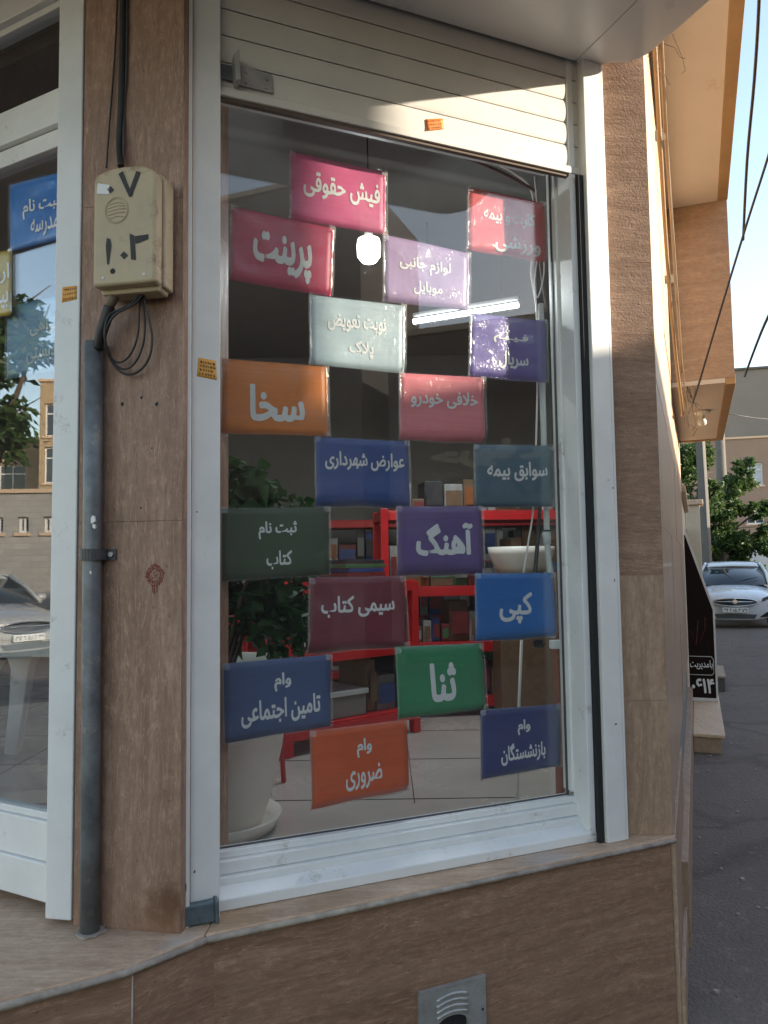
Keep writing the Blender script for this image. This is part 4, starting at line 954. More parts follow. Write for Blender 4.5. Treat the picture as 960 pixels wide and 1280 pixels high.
t = thing('folder_stack', 'pile of pale folders lying on top of the low red rack', 'folders', ra.p(0.5,ZS+0.81,-0.2))
for j in range(5): MB().fbox(ra, 0.40+0.012*(j%3), 0.66+0.01*(j%2), ZS+0.8085+0.022*j, ZS+0.829+0.022*j, -0.33+0.01*(j%3), -0.06).build('folder', gc[(j*3+4)%8], t, bevel=0.002)
# round beige basin standing on a carton
bp = at_y(652,715,4.3)
t = thing('basin', 'round beige basin on a wooden stand behind the dangling white cord', 'basin', (bp.x,bp.y,ZS))
MB().lathe((bp.x,bp.y,bp.z-0.02), [(0,0),(0.10,0),(0.15,0.05),(0.18,0.12),(0.185,0.16),(0.175,0.16),(0.14,0.06),(0,0.03)], 32).build('bowl', MAT['pot'], t)
MB().box(bp.x-0.15,bp.x+0.15,bp.y-0.15,bp.y+0.15,ZS,bp.z-0.021).build('stand', gc[6], t, bevel=0.006)
# lamps
tl0, tl1 = at_z(517,402,2.78), at_z(648,381,2.78)
t = thing('tube_lamp', 'lit white fluorescent tube hanging under the shop ceiling', 'lamp', (tl0+tl1)/2)
MB().tube([tl0, tl1], 0.0145, 14).build('tube', MAT['tube'], t)
MB().tube([tl0+Vector((0,0,0.035)), tl1+Vector((0,0,0.035))], 0.012, 8).build('batten', MAT['white'], t)
for f_ in (0.15,0.85):
    q = tl0.lerp(tl1,f_); MB().tube([q+Vector((0,0,0.045)), Vector((q.x,q.y,3.3))], 0.003, 6).build('hanger', MAT['cable'], t)
def lamp_light(kind, loc, energy, **kw):
    d = bpy.data.lights.new('lamp_light', kind); d.energy = energy; d.color = (0.9,0.97,1.0)
    for k_,v_ in kw.items(): setattr(d,k_,v_)
    o = bpy.data.objects.new('lamp_light', d); C.objects.link(o); o.location = loc; return o
_dv = (tl1-tl0); _l = lamp_light('AREA', (tl0+tl1)/2+Vector((0,0,-0.02)), 3.2, shape='RECTANGLE', size=_dv.length*0.95, size_y=0.02)
_l.rotation_euler = (0,0,math.atan2(_dv.y,_dv.x))
bc = at_z(461,313,2.8)
lamp_light('POINT', bc+Vector((0,0,-0.075)), 3.0, shadow_soft_size=0.02)
t = thing('bulb_lamp', 'lit round white bulb hanging inside behind the window', 'lamp', bc)
MB().lathe(bc, [(0,-0.052),(0.03,-0.048),(0.048,-0.025),(0.05,0.02),(0.046,0.045),(0.022,0.052),(0,0.052)], 24).build('bulb', MAT['bulb'], t)
MB().tube([bc+Vector((0,0,0.05)), bc+Vector((0,0,0.09))], 0.018, 12).build('socket', MAT['white'], t)
MB().tube([bc+Vector((0,0,0.09)), Vector((bc.x,bc.y,3.3))], 0.003, 6).build('cord', MAT['cable'], t)
# white plastic table behind the door
tc_ = at_z(60,790,1.215)
t = thing('plastic_table', 'white plastic table with flared legs behind the entrance door', 'table', (tc_.x,tc_.y,ZS))
def rsq(h, r, k=6):
    out = []
    for cx,cy,a0 in ((h-r,h-r,0),(-h+r,h-r,90),(-h+r,-h+r,180),(h-r,-h+r,270)):
        for i in range(k+1):
            a = R_(a0+90*i/k); out.append((tc_.x+cx+r*math.cos(a), tc_.y+cy+r*math.sin(a)))
    return out
MB().prism(rsq(0.28,0.07), 1.205, 1.23).build('top', MAT['white'], t, bevel=0.006)
MB().prism(rsq(0.255,0.06), 1.13, 1.2045).build('apron', MAT['white'], t, bevel=0.006)
for sx in (-1,1):
    for sy in (-1,1):
        c = lambda d,z: Vector((tc_.x+sx*d, tc_.y+sy*d, z)); MB().tube([c(0.19,1.129),c(0.205,1.03),c(0.235,0.85),c(0.285,ZS+0.001)], [0.10,0.06,0.05,0.045], 4).build('leg', MAT['white'], t, bevel=0.006)

# pipe, cords and laths by the right jamb inside the window
WI = lambda x,y,n=-0.24: W.px(x,y,n)
t = thing('waste_pipe', 'pale grey plastic pipe running down inside the right edge of the window', 'pipe', WI(688,715))
MB().tube([WI(676,380),WI(678,480),WI(681,600),WI(683,640),WI(684,680),WI(688,718),WI(690,760)], 0.0105, 14).build('pipe', MAT['pvc'], t)
MB().tube([WI(683,664),WI(684,680)], 0.0145, 14).build('coupling', MAT['pvc'], t)
MB().tube([WI(683,662.5),WI(683.05,664.5)], 0.016, 14).build('band', MAT['rubber'], t)
curve('cord', [WI(600,196,-0.3),WI(640,215,-0.3),WI(664,238,-0.3),WI(668,290,-0.28),WI(664,340,-0.28),WI(670,380,-0.28),WI(672,430,-0.26),WI(671,520,-0.26),WI(667,630,-0.26),WI(660,680,-0.26),WI(652,730,-0.26)], 0.0036, MAT['pot'], 'cream cord dangling inside the right edge of the window', 'cord')
curve('cord', [WI(560,190,-0.3),WI(610,208,-0.3),WI(650,228,-0.3),WI(672,250,-0.28),WI(676,330,-0.27),WI(684,390,-0.27)], 0.006, plain('brown_hose',(0.1,0.06,0.045,1),0.5), 'brown hose sagging in the top right corner inside the window', 'hose')
curve('cord', [WI(668,220,-0.25),WI(674,300,-0.25),WI(668,350,-0.25),WI(672,372,-0.25),WI(680,340,-0.25),WI(678,300,-0.25)], 0.0025, MAT['plate'], 'thin white looped wire in the top right corner inside the window', 'wire')
curve('cord', [WI(676,600,-0.3),WI(674,650,-0.3),WI(669,715,-0.3),WI(666,760,-0.3)], 0.0075, MAT['cable_grey'], 'dark grey hose between cream cord and plastic pipe inside the window', 'hose')
t = thing('cable_clamp', 'white bracket with dark coiled wire at the right frame below the light blue sign', 'clamp', WI(695,806,-0.16))
MB().fbox(W, wu(688,806,-0.18), wu(703,806,-0.18), wz(692,811,-0.18), wz(692,800,-0.18), -0.19, -0.165).build('bracket', MAT['white'], t, bevel=0.004)
pts = [W.p(wu(676,804,-0.2)+0.012*math.cos(a*2)-0.02+0.0025*a, wz(676,804,-0.2)+0.012*math.sin(a*2), -0.2) for a in [i*0.35 for i in range(28)]]
MB().tube(pts, 0.0035, 6).build('coil', MAT['dark'], t)
lath = MB().fbox(W, wu(697,850,-0.22), wu(702.5,850,-0.22), ZS, wz(697,715,-0.22), -0.25, -0.22).build('lath', plain('reddish_wood',(0.22,0.06,0.025,1),0.6), None, bevel=0.002)
tag(lath, 'reddish brown wooden lath upright against the right window frame inside', 'lath')
t = MB().tube([WI(652,800,-0.5),WI(648,900,-0.5),WI(646,1000,-0.5)], 0.006, 8).build('stick', MAT['pot']); tag(t, 'thin pale stick leaning inside behind the navy sign', 'stick')

# ------------------------------------------------------------------ alley details
t = thing('ceiling_lamp', 'bare glass bulb in a round holder under the low overhang', 'lamp', at_z(877,517,Z2))
lc = at_z(877,514,Z2-0.002)
MB().lathe(lc, [(0,0.0),(0.06,0.0),(0.062,-0.012),(0.045,-0.02),(0.03,-0.03),(0,-0.03)], 24).build('holder', MAT['pot'], t)
MB().lathe(lc+Vector((0,0,-0.03)), [(0.016,0.0),(0.02,-0.02),(0.032,-0.045),(0.03,-0.068),(0.012,-0.08),(0,-0.081)], 20).build('bulb', MAT['plate'], t)
def wl(x,y,n): return ALLEY.px(x,y,n)
t = thing('gas_pipe', 'yellowish gas pipe climbing the alley wall towards the upper overhang', 'pipe', (1.3,3.2,2.6))
gp = [A(0.32,0.05)+(3.74,), A(0.9,0.05)+(3.45,), A(1.7,0.06)+(3.05,), A(2.30,0.07)+(2.66,)]
MB().tube(gp, 0.008, 10).build('pipe', MAT['gas'], t)
for j,(s_,z_) in enumerate(((0.9,3.45),(1.7,3.05))): MB().fbox(ALLEY, s_-0.012, s_+0.012, z_-0.02, z_+0.02, 0.0035, 0.05).build('clip', MAT['steel'], t)
for k_,(r_,dn,lb,m) in enumerate(((0.009,0.03,'dark brown cable pinned along the top of the alley wall','fascia'),(0.003,0.06,'thin pale wire beside the gas pipe on the alley wall','gas'))):
    curve('cable', [A(0.28,dn)+(3.72,), A(0.6,dn)+(3.3-0.1*k_,), A(1.2,dn)+(2.95,), A(2.0,dn+0.01)+(2.7,), A(2.34,dn+0.03)+(2.45,), A(2.9,dn+0.02)+(2.5,)], r_, MAT[m], lb)
rw = random.Random(4)
tw = MB()
for k in range(9):
    c0 = Vector(A(0.45,0.04)+(3.55,)); pts = [c0+Vector((rw.gauss(0,0.03),rw.gauss(0,0.03),rw.uniform(0,0.08)))]
    for j in range(4): pts.append(pts[-1]+Vector((rw.gauss(0,0.02),rw.gauss(0,0.02),rw.gauss(-0.02,0.03))))
    tw.tube(pts, 0.0014, 5)
tag(tw.build('wire_tangle', MAT['bark']), 'tangle of thin straw coloured wire ends at the top of the alley wall', 'wires')
tw = MB()
for k in range(8):
    c0 = Vector(A(2.40,0.09)+(2.58,)); pts = [c0+Vector((rw.gauss(0,0.02),rw.gauss(0,0.02),rw.uniform(-0.02,0.05)))]
    for j in range(5): pts.append(pts[-1]+Vector((rw.gauss(0,0.018),rw.gauss(0,0.018),rw.gauss(-0.05,0.03))))
    tw.tube(pts, 0.002, 5)
tag(tw.build('wire_tangle', MAT['bark']), 'tangle of wires hanging under the front edge of the low overhang', 'wires')

# step and banner board
st0 = at_z(862,940,0); 
S0 = 3.85
tS = thing('stone_step', 'long cream stone step on the asphalt along the alley wall', 'step', A(S0+1.1,0.12)+(0,))
MB().fbox(ALLEY, S0, S0+2.4, 0.0, 0.125, 0.032, 0.235).build('base', MAT['trav_face'], tS, bevel=0.004)
MB().fbox(ALLEY, S0-0.02, S0+2.42, 0.1255, 0.15, 0.032, 0.262).build('tread', MAT['trav_edge'], tS, bevel=0.004)
t = thing('stone_step', 'small low grey stone step beyond the banner board in the alley', 'step', A(7.2,0.2)+(0,))
MB().fbox(ALLEY, 6.95, 7.9, 0.0, 0.15, 0.03, 0.36).build('base', MAT['concrete'], t, bevel=0.006)
MB().fbox(ALLEY, 6.94, 7.92, 0.1505, 0.175, 0.03, 0.37).build('tread', MAT['trav_pale'], t, bevel=0.004)
sB = 5.35
BA = Fr(A(sB,0.0), 112)
BA.n = np.array([-AL_D[0], -AL_D[1]])
def bu(x,y): return BA.uz(x,y)
t = thing('banner_board', 'dark brown advertising board with white writing leaning out from the alley wall', 'banner', A(sB,0.1)+(0.15,))
zt_, zm_ = 1.80, 1.02
br_, wB = 0.152, 0.235
poly = [(0.004,br_+0.03),(wB,br_+0.03),(wB,zm_),(0.012,zt_-0.05),(0.004,zt_-0.05)]
MB().fprism(BA, poly, -0.012, 0.0).build('panel', MAT['banner'], t)
MB().fprism(BA, [(wB+0.0005,br_),(wB+0.018,br_),(wB+0.018,zm_+0.01),(wB+0.0005,zm_)], -0.02, 0.006).fprism(BA, [(0.0125,zt_-0.05),(wB,zm_+0.0005),(wB+0.018,zm_+0.0105),(0.014,zt_+0.02)], -0.02, 0.006).build('edge', MAT['board_white'], t, bevel=0.002)
MB().fprism(BA, [(0.004,br_),(wB,br_),(wB,br_+0.0295),(0.004,br_+0.0295)], -0.018, 0.004).build('foot', MAT['board_white'], t)
flat_text(BA, '۰۶۱۴', 0.02, wB-0.012, 0.23, 0.36, 0.002, MAT['plate'], t, bold=0.03)
flat_text(BA, 'بامدیریت', 0.012, wB-0.02, 0.45, 0.54, 0.002, MAT['plate'], t, 'lettering', 0.01)
fb_ = MB()
bx = [(0.004,0.40),(wB-0.03,0.40),(wB-0.012,0.42),(wB-0.012,0.55),(wB-0.03,0.575),(0.004,0.575)]
for (p,q) in zip(bx[:-1],bx[1:]): fb_.tube([BA.p(p[0],p[1],0.001),BA.p(q[0],q[1],0.001)],0.003,5)
fb_.build('text_border', MAT['plate'], t)
fl_ = MB()
fl_.tube([BA.p(0.03,0.82,0.001),BA.p(0.075,0.68,0.001),BA.p(0.10,0.92,0.001)],0.003,5).tube([BA.p(0.11,0.70,0.001),BA.p(0.16,0.84,0.001),BA.p(0.165,0.95,0.001)],0.0025,5)
fl_.build('ornament', gc[7], t)

# neighbours on the left side of the alley
def holed(mb, F, u0, u1, z0, z1, n0, n1, holes):
    us = sorted({u0,u1,*[h[0] for h in holes],*[h[1] for h in holes]}); zs = sorted({z0,z1,*[h[2] for h in holes],*[h[3] for h in holes]})
    for a,b in zip(us[:-1],us[1:]):
        for c,d in zip(zs[:-1],zs[1:]):
            if any(h[0]-1e-6<=a and b<=h[1]+1e-6 and h[2]-1e-6<=c and d<=h[3]+1e-6 for h in holes): continue
            mb.fbox(F,a,b,c,d,n0,n1)
    return mb
MAT['pane'] = plain('dark_window_pane', (0.05,0.06,0.07,1), 0.08, var=0.2, vscale=1, spec=0.8)
MAT['papered'] = plain('papered_window_pane', (0.42,0.45,0.48,1), 0.3, var=0.25, vscale=3)
MAT['garage'] = plain('pale_garage_door', (0.45,0.46,0.46,1), 0.5, var=0.08)
def building(name, label, cat, F, u1, H, D, wall, wins=(), doors=(), parapet=True, group=None, frame='white', panes='pane'):
    t = thing(name, label, cat, F.p(u1/2,0,-D/2), group)
    hs = [tuple(h[:4]) for h in list(wins)+list(doors)]
    holed(MB(), F, 0, u1, 0, H, -0.25, 0, hs).build('wall', MAT[wall], t)
    MB().fbox(F, 0, 0.25, 0, H, -D, -0.251).fbox(F, u1-0.25, u1, 0, H, -D, -0.251).fbox(F, 0.251, u1-0.251, 0, H, -D, -D+0.25).build('side_wall', MAT[wall], t)
    MB().fbox(F, 0.02, u1-0.02, H-0.5, H-0.3, -D+0.02, -0.26).build('roof', MAT['concrete'], t)
    if parapet: MB().fbox(F, -0.06, u1+0.06, H+0.001, H+0.09, -0.31, 0.06).build('coping', MAT['trav_edge'], t)
    for h in wins:
        a,b,c,d = h[:4]; fw = 0.05
        m = MB().fbox(F,a,a+fw,c,d,-0.17,-0.1).fbox(F,b-fw,b,c,d,-0.17,-0.1).fbox(F,a+fw,b-fw,c,c+fw,-0.17,-0.1).fbox(F,a+fw,b-fw,d-fw,d,-0.17,-0.1).fbox(F,(a+b)/2-0.025,(a+b)/2+0.025,c+fw,d-fw,-0.165,-0.105)
        if d-c > 1.0: m.fbox(F,a+fw,b-fw,c+(d-c)*0.68,c+(d-c)*0.68+0.05,-0.163,-0.107)
        wn = m.build('window', MAT[frame], t)
        p_ = MB().fbox(F,a+0.02,b-0.02,c+0.02,d-0.02,-0.145,-0.135).build('pane', MAT[h[4] if len(h)>4 else panes], None); p_.parent = wn
        s_ = MB().fbox(F,a-0.06,b+0.06,c-0.07,c-0.002,-0.08,0.05).build('sill', MAT['trav_edge'], None); s_.parent = wn
    for h in doors:
        a,b,c,d = h[:4]; m = MB().fbox(F,a,b,c,d,-0.2,-0.14)
        for k in range(1,5): m.fbox(F,a+(b-a)*k/5-0.02,a+(b-a)*k/5+0.02,c+0.05,d-0.05,-0.139,-0.125)
        m.build('door', MAT[h[4] if len(h)>4 else 'garage'], t)
    return t
NB = Fr(A(ALLEN+0.06,-0.01), 22)
t = thing('garden_wall', 'cream painted courtyard wall beyond the shop on the left of the alley', 'wall', NB.p(4,0,-0.2))
MB().fbox(NB, 0.0, 3.4, 0, 2.15, -0.22, 0).fbox(NB, 5.0, 11.5, 0, 2.3, -0.22, 0).build('wall', MAT['cream_wall'], t)
MB().fbox(NB, -0.02, 3.42, 2.151, 2.21, -0.26, 0.05).fbox(NB, 4.98, 11.5, 2.301, 2.36, -0.26, 0.05).build('coping', MAT['trav_edge'], t)
MB().fbox(NB, 3.41, 4.99, 0.02, 2.0, -0.14, -0.08).build('gate', MAT['fascia'], t)
t = thing('gate_post', 'sunlit cream gate post with a flat cap standing out in the alley', 'post', NB.p(3.9,0,0.1))
MB().fbox(NB, 4.9, 5.3, 0, 2.35, 0.002, 0.2).build('shaft', MAT['cream_wall'], t, bevel=0.01)
MB().fbox(NB, 4.86, 5.34, 2.351, 2.43, 0.0, 0.25).build('cap', MAT['trav_edge'], t, bevel=0.01)

# apartment house closing the alley
EB = Fr((14.2,36.0), 105)
if EB.n@(-EB.o) < 0: EB.n = -EB.n
def ebuz(x,y): return EB.uz(x,y)
w1 = [*ebuz(932,607),*ebuz(953,578)]; w2 = [*ebuz(934,655),*ebuz(955,630)]; g1 = [*ebuz(925,700),*ebuz(990,672)]
wins = [(w1[0],w1[2],w1[1],w1[3],'papered'),(w2[0],w2[2],w2[1],w2[3])]
du = 3.1
for k in (1,2,3): wins += [(w1[0]+du*k,w1[2]+du*k,w1[1],w1[3]),(w2[0]+du*k,w2[2]+du*k,w2[1],w2[3])]
Htop = ebuz(900,466)[1]
building('apartment_house', 'tan rendered apartment house closing the far end of the alley', 'house', EB, 15.0, 7.1, 9, 'render_tan', wins, [(g1[0],g1[2]+1.2,0.02,2.55,'garage')])
UB = Fr(EB.p(0.4,0,-1.2)[:2], 105)
if UB.n@(-UB.o) < 0: UB.n = -UB.n
t = thing('grey_house', 'plain grey rendered upper block rising behind the tan apartment house', 'house', UB.p(5,0,-4))
MB().fbox(UB, 0, 16, 0, 10.6, -8, 0).build('wall', MAT['render_grey'], t)
MB().fbox(UB, -0.1, 16.1, 10.601, 10.7, -8.1, 0.1).build('coping', MAT['concrete'], t)
# pale house further left behind the tree
FB = Fr((4.5,46.0), 95)
if FB.n@(-FB.o) < 0: FB.n = -FB.n
building('pale_house', 'pale house half hidden behind the alley tree', 'house', FB, 14.0, 9.0, 8, 'cream_wall', [(10.6,11.8,5.2,6.6),(10.6,11.8,2.2,3.6),(12.4,13.4,5.2,6.6)])

# utility pole, street trees
pb = at_z(884,716,0.0); pb = Vector((9.05,21.5,0))
pb = at_y(883.5,700,21.0); pb.z = 0
t = thing('utility_pole', 'weathered square concrete utility pole in front of the alley tree', 'pole', pb)
MB().tube([pb, pb+Vector((-0.02,0,3)), pb+Vector((-0.10,0,9.5))], [0.17,0.15,0.10], 4).build('shaft', MAT['concrete'], t, bevel=0.01)
MB().box(pb.x-0.7,pb.x+0.5,pb.y-0.06,pb.y+0.06,8.6,8.72).build('crossarm', MAT['bark'], t)
pb2 = at_y(906,690,27.0); pb2.z = 0
t = thing('utility_pole', 'second pole, rounder, with bare twigs beside the apartment house', 'pole', pb2)
MB().tube([pb2, pb2+Vector((0,0,8.2))], [0.2,0.15], 10).build('shaft', MAT['concrete'], t)
MB().tube([pb2+Vector((-0.4,0,7.7)), pb2+Vector((0.4,0,7.7))], 0.05, 6).build('crossarm', MAT['bark'], t)
def tree(name, label, base, th, blobs, n, size, seed, r0=0.16, group=None, shell=0.3, mat='leaf'):
    rr = random.Random(seed); base = Vector(base); t = thing(name, label, 'tree', base, group)
    tb = MB().tube([base, base+Vector((0.05,0,th*0.5)), base+Vector((0,0.05,th))], [r0,r0*0.8,r0*0.62], 10)
    top = base+Vector((0,0.05,th*0.95))
    for (x,y,z,r) in blobs:
        c = base+Vector((x,y,z)); m_ = top.lerp(c,0.5)+Vector((0,0,0.1*r)); tb.tube([top+Vector((0,0,-0.1)), m_, c], [r0*0.5,r0*0.3,r0*0.08], 6)
        for _ in range(5):
            d = Vector((rr.gauss(0,1),rr.gauss(0,1),rr.gauss(0,0.7))).normalized()*r*0.9; tb.tube([m_.lerp(c,0.7), c+d*0.5, c+d], [r0*0.16,r0*0.08,r0*0.03], 4)
    tb.build('trunk', MAT['bark'], t)
    fb = MB()
    sub_b = []
    for (x,y,z,r) in blobs:
        for _ in range(9):
            d = Vector((rr.gauss(0,1),rr.gauss(0,1),rr.gauss(0,0.8))).normalized()*r*rr.uniform(0.3,0.85)
            sub_b.append((base.x+x+d.x, base.y+y+d.y, base.z+z+d.z*0.85, r*rr.uniform(0.22,0.45)))
    foliage(fb, sub_b, n, size, rr, 0.5, 0.35, shell)
    fb.build('crown', MAT[mat], t); return t
T1 = at_y(870,700,22.5); T1.z = 0
tree('street_tree', 'sunlit yellow green tree at the left side of the alley', T1, 2.2, [(-0.1,0,3.9,1.0),(0.25,0.2,3.0,0.9),(-0.4,0.3,2.5,0.9),(-0.5,0,4.4,0.8),(0.3,0,4.6,0.7),(-0.2,0.3,1.7,0.8)], 14000, 0.15, 31)
T2 = at_y(900,700,24.5); T2.z = 0
tree('street_tree', 'broad dark green tree overhanging the parked white car', T2, 2.0, [(0.2,0,2.5,1.1),(1.2,-0.2,2.0,0.85),(-0.6,0.2,3.1,1.0),(0.5,0.2,3.9,0.8),(0.9,0,4.5,0.5),(-0.2,0,1.6,0.9),(1.75,-0.3,1.75,0.5),(-0.9,0,1.9,0.8),(0.7,0,1.5,0.9),(0.2,0,3.2,0.9),(1.3,0,3.1,0.55),(1.9,0,2.5,0.5),(0.6,0,2.3,0.9)], 28000, 0.15, 32)

# overhead cables
pA = at_y(868,500,4.6)
curve('overhead_cable', [at_y(866,503,4.66),at_y(874,478,4.45),at_y(903,380,4.0),at_y(935,275,3.6),at_y(962,190,3.3),at_y(1000,60,2.9),at_y(1060,-150,2.6)], 0.006, MAT['cable'], 'dark sagging cable running from the low overhang up past the sky', 'cable', 'overhead cables', 5)
curve('overhead_cable', [at_y(929,300,5.2),at_y(934,200,4.6),at_y(943,100,4.1),at_y(949,0,3.7),at_y(953,-160,3.2)], 0.009, MAT['cable'], 'thick near vertical cable hanging beside the upper overhang against the sky', 'cable', 'overhead cables', 4)
curve('overhead_cable', [at_y(931,470,9),at_y(945,432,8),at_y(962,392,7),at_y(1010,300,6)], 0.014, MAT['cable'], 'short dark cable crossing the sky just above the grey house', 'cable', 'overhead cables', 4)
curve('overhead_cable', [at_y(860,505,26),at_y(922,519,26),at_y(962,524,27),at_y(1030,528,28)], 0.016, MAT['cable'], 'thin far cable crossing in front of the grey house', 'cable', 'overhead cables', 4)

# ------------------------------------------------------------------ cars
def car(name, label, loc, heading, paint, group=None):
    """front bumper centre at loc, heading = unit vector the car faces"""
    t = thing(name, label, 'car', Vector((loc[0],loc[1],0)), group)
    h = Vector((heading[0],heading[1],0)).normalized(); sd = Vector((h.y,-h.x,0)); L = Vector((loc[0],loc[1],0))
    P = lambda x,y,z: L - h*x + sd*y + Vector((0,0,z))
    def ring(x, wd, zb, zt, e=3.2, n=24, crown=0.0):
        out = []
        for k in range(n):
            a = 2*math.pi*(k+0.5)/n; ca, sa = math.cos(a), math.sin(a)
            yy = wd*math.copysign(abs(ca)**(2/e), ca); zz = (zb+zt)/2+(zt-zb)/2*math.copysign(abs(sa)**(2/e), sa)
            out.append(P(x + crown*(yy/wd)**2, yy, zz))
        return out
    def loft(secs, cap=True, e=3.2):
        mb = MB(); V = []; n = 24
        for s_ in secs: V += ring(s_[0], s_[1], s_[2], s_[3], s_[5] if len(s_)>5 else e, n, s_[4] if len(s_)>4 else 0)
        fs = [(i*n+k, i*n+(k+1)%n, (i+1)*n+(k+1)%n, (i+1)*n+k) for i in range(len(secs)-1) for k in range(n)]
        fs += [tuple(range(n))[::-1], tuple(range((len(secs)-1)*n, len(secs)*n))]
        return mb.add(V, fs, True)
    loft([(0.0,0.64,0.20,0.64,0.16),(0.03,0.74,0.18,0.69,0.18),(0.16,0.82,0.17,0.76,0.16),(0.45,0.845,0.18,0.83,0.10),(0.85,0.855,0.18,0.90,0.05),(1.2,0.86,0.18,0.955,0.0),(2.2,0.865,0.18,0.97,0),(3.2,0.865,0.18,0.99,0),(3.75,0.855,0.2,1.02,-0.03),(4.15,0.82,0.24,1.03,-0.10),(4.36,0.76,0.28,0.98,-0.14),(4.42,0.66,0.34,0.86,-0.14)]).build('body', MAT[paint], t)
    # greenhouse: glass band and painted roof
    def gh(x, wb, wt, z0, z1): return [P(x,-wb,z0),P(x,-wt,z1),P(x,wt,z1),P(x,wb,z0)]
    g_ = MB(); secs = [(1.02,0.70,0.70,0.925,0.93),(1.42,0.775,0.66,0.95,1.17),(1.95,0.80,0.585,0.97,1.40),(2.6,0.81,0.58,0.98,1.435),(3.15,0.80,0.585,0.99,1.40),(3.6,0.76,0.62,1.0,1.20),(3.95,0.68,0.66,1.02,1.035)]
    V = []
    for x,wb,wt,z0,z1 in secs: V += gh(x,wb,wt,z0,z1)
    fs = []
    for i in range(len(secs)-1):
        for k in range(3): fs.append((i*4+k,i*4+k+1,(i+1)*4+k+1,(i+1)*4+k))
    fs += [(3,2,1,0),tuple(range((len(secs)-1)*4,len(secs)*4))]
    g_.add(V, fs, True).build('window_glass', MAT['carglass'], t)
    rf = MB(); V = []
    rs = [(1.80,0.60,1.352),(1.98,0.592,1.425),(2.6,0.588,1.458),(3.1,0.592,1.432),(3.3,0.60,1.355)]
    for x,wt,z in rs: V += [P(x,-wt-0.012,z-0.03),P(x,-wt*0.8,z+0.004),P(x,0,z+0.018),P(x,wt*0.8,z+0.004),P(x,wt+0.012,z-0.03)]
    rf.add(V, [(i*5+k,i*5+k+1,(i+1)*5+k+1,(i+1)*5+k) for i in range(len(rs)-1) for k in range(4)], True)
    rfo = rf.build('roof', MAT[paint], t); sm_ = rfo.modifiers.new('solid','SOLIDIFY'); sm_.thickness = 0.03; sm_.offset = -1
    for s_ in (-1,1):
        pl = MB().tube([P(0.98,s_*0.735,0.93),P(1.42,s_*0.715,1.175),P(1.86,s_*0.618,1.385)], 0.034, 6).tube([P(1.86,s_*0.618,1.385),P(2.6,s_*0.605,1.43),P(3.2,s_*0.61,1.385),P(3.62,s_*0.68,1.18),P(4.0,s_*0.72,1.02)], [0.03,0.03,0.03,0.045,0.04], 6).tube([P(2.55,s_*0.80,0.98),P(2.6,s_*0.60,1.42)],0.035,6)
        pl.build('pillar', MAT[paint], t)
        hl = MB(); pts = [(0.52,0.585),(0.84,0.66),(0.855,0.735),(0.74,0.735),(0.55,0.665)]
        fx = lambda y: 0.16*(y/0.72)**2
        V = [P(fx(a)+0.0-0.012+max(0,(b-0.62))*0.55+max(0,a-0.74)*0.9, s_*a, b) for a,b in pts]+[P(fx(a)+0.14+max(0,a-0.74)*0.9, s_*a, b) for a,b in pts]; k = len(pts)
        hl.add(V, [tuple(range(k)),tuple(range(2*k-1,k-1,-1))]+[(i,(i+1)%k,k+(i+1)%k,k+i) for i in range(k)]).build('headlight', MAT['lamp'], t, bevel=0.01)
        tlp = MB(); pts = [(0.50,0.80),(0.80,0.78),(0.80,0.95),(0.55,0.95)]
        V = [P(4.425-0.14*(a/0.72)**2-max(0,b-0.86)*0.4, s_*a, b) for a,b in pts]+[P(4.25-0.14*(a/0.72)**2, s_*a, b) for a,b in pts]
        tlp.box8(V[:4]+V[4:]).build('tail_lamp', MAT['tail'], t, bevel=0.012)
        fg = MB(); pts = [(0.47,0.25),(0.78,0.27),(0.80,0.40),(0.62,0.36)]
        V = [P(fx(a)-0.006+0.02*max(0,a-0.6), s_*a, b) for a,b in pts]+[P(fx(a)+0.12, s_*a, b) for a,b in pts]
        fg.box8(V).build('fog_recess', MAT['carblack'], t, bevel=0.008)
        mr = MB(); c = P(1.35,s_*0.93,1.0)
        mr.tube([P(1.38,s_*0.80,0.97),P(1.35,s_*0.86,0.985),P(1.33,s_*0.90,1.0),P(1.33,s_*0.99,1.0),P(1.34,s_*1.02,0.995)], [0.02,0.03,0.075,0.07,0.03], 10)
        mr.build('mirror', MAT[paint], t)
        mg = MB(); mg.tube([P(1.405,s_*0.90,1.0),P(1.405,s_*0.99,1.0)],[0.06,0.055],8); mg.build('mirror_glass', MAT['carglass'], t)
        for xw in (0.83,3.45):
            wl_ = MB(); prof = []
            n_ = 28; V = []
            for (yy,r) in ((0.66,0.30),(0.66,0.31),(0.85,0.315),(0.865,0.29),(0.868,0.22)):
                for k in range(n_): a = 2*math.pi*k/n_; V.append(P(xw+r*math.cos(a), s_*yy, 0.31+r*math.sin(a)))
            wl_.add(V, [(i*n_+k,i*n_+(k+1)%n_,(i+1)*n_+(k+1)%n_,(i+1)*n_+k) for i in range(4) for k in range(n_)]+[tuple(range(n_))], True)
            wo = wl_.build('wheel', MAT['tyre'], t)
            rm = MB(); V = []
            for (yy,r) in ((0.80,0.215),(0.862,0.212),(0.858,0.19),(0.845,0.06),(0.855,0.0)):
                for k in range(n_): a = 2*math.pi*k/n_; V.append(P(xw+r*math.cos(a), s_*yy, 0.31+r*math.sin(a)))
            rm.add(V, [(i*n_+k,i*n_+(k+1)%n_,(i+1)*n_+(k+1)%n_,(i+1)*n_+k) for i in range(4) for k in range(n_)], True)
            ro = rm.build('rim', MAT['chrome'], None); ro.parent = wo
            ar_ = MB(); ar_.tube([P(xw+0.345*math.cos(a), s_*0.857, 0.31+0.345*math.sin(a)) for a in [R_(-15+210*i/16) for i in range(17)]], 0.03, 6); ar_.build('wheel_arch', MAT['carblack'], t)
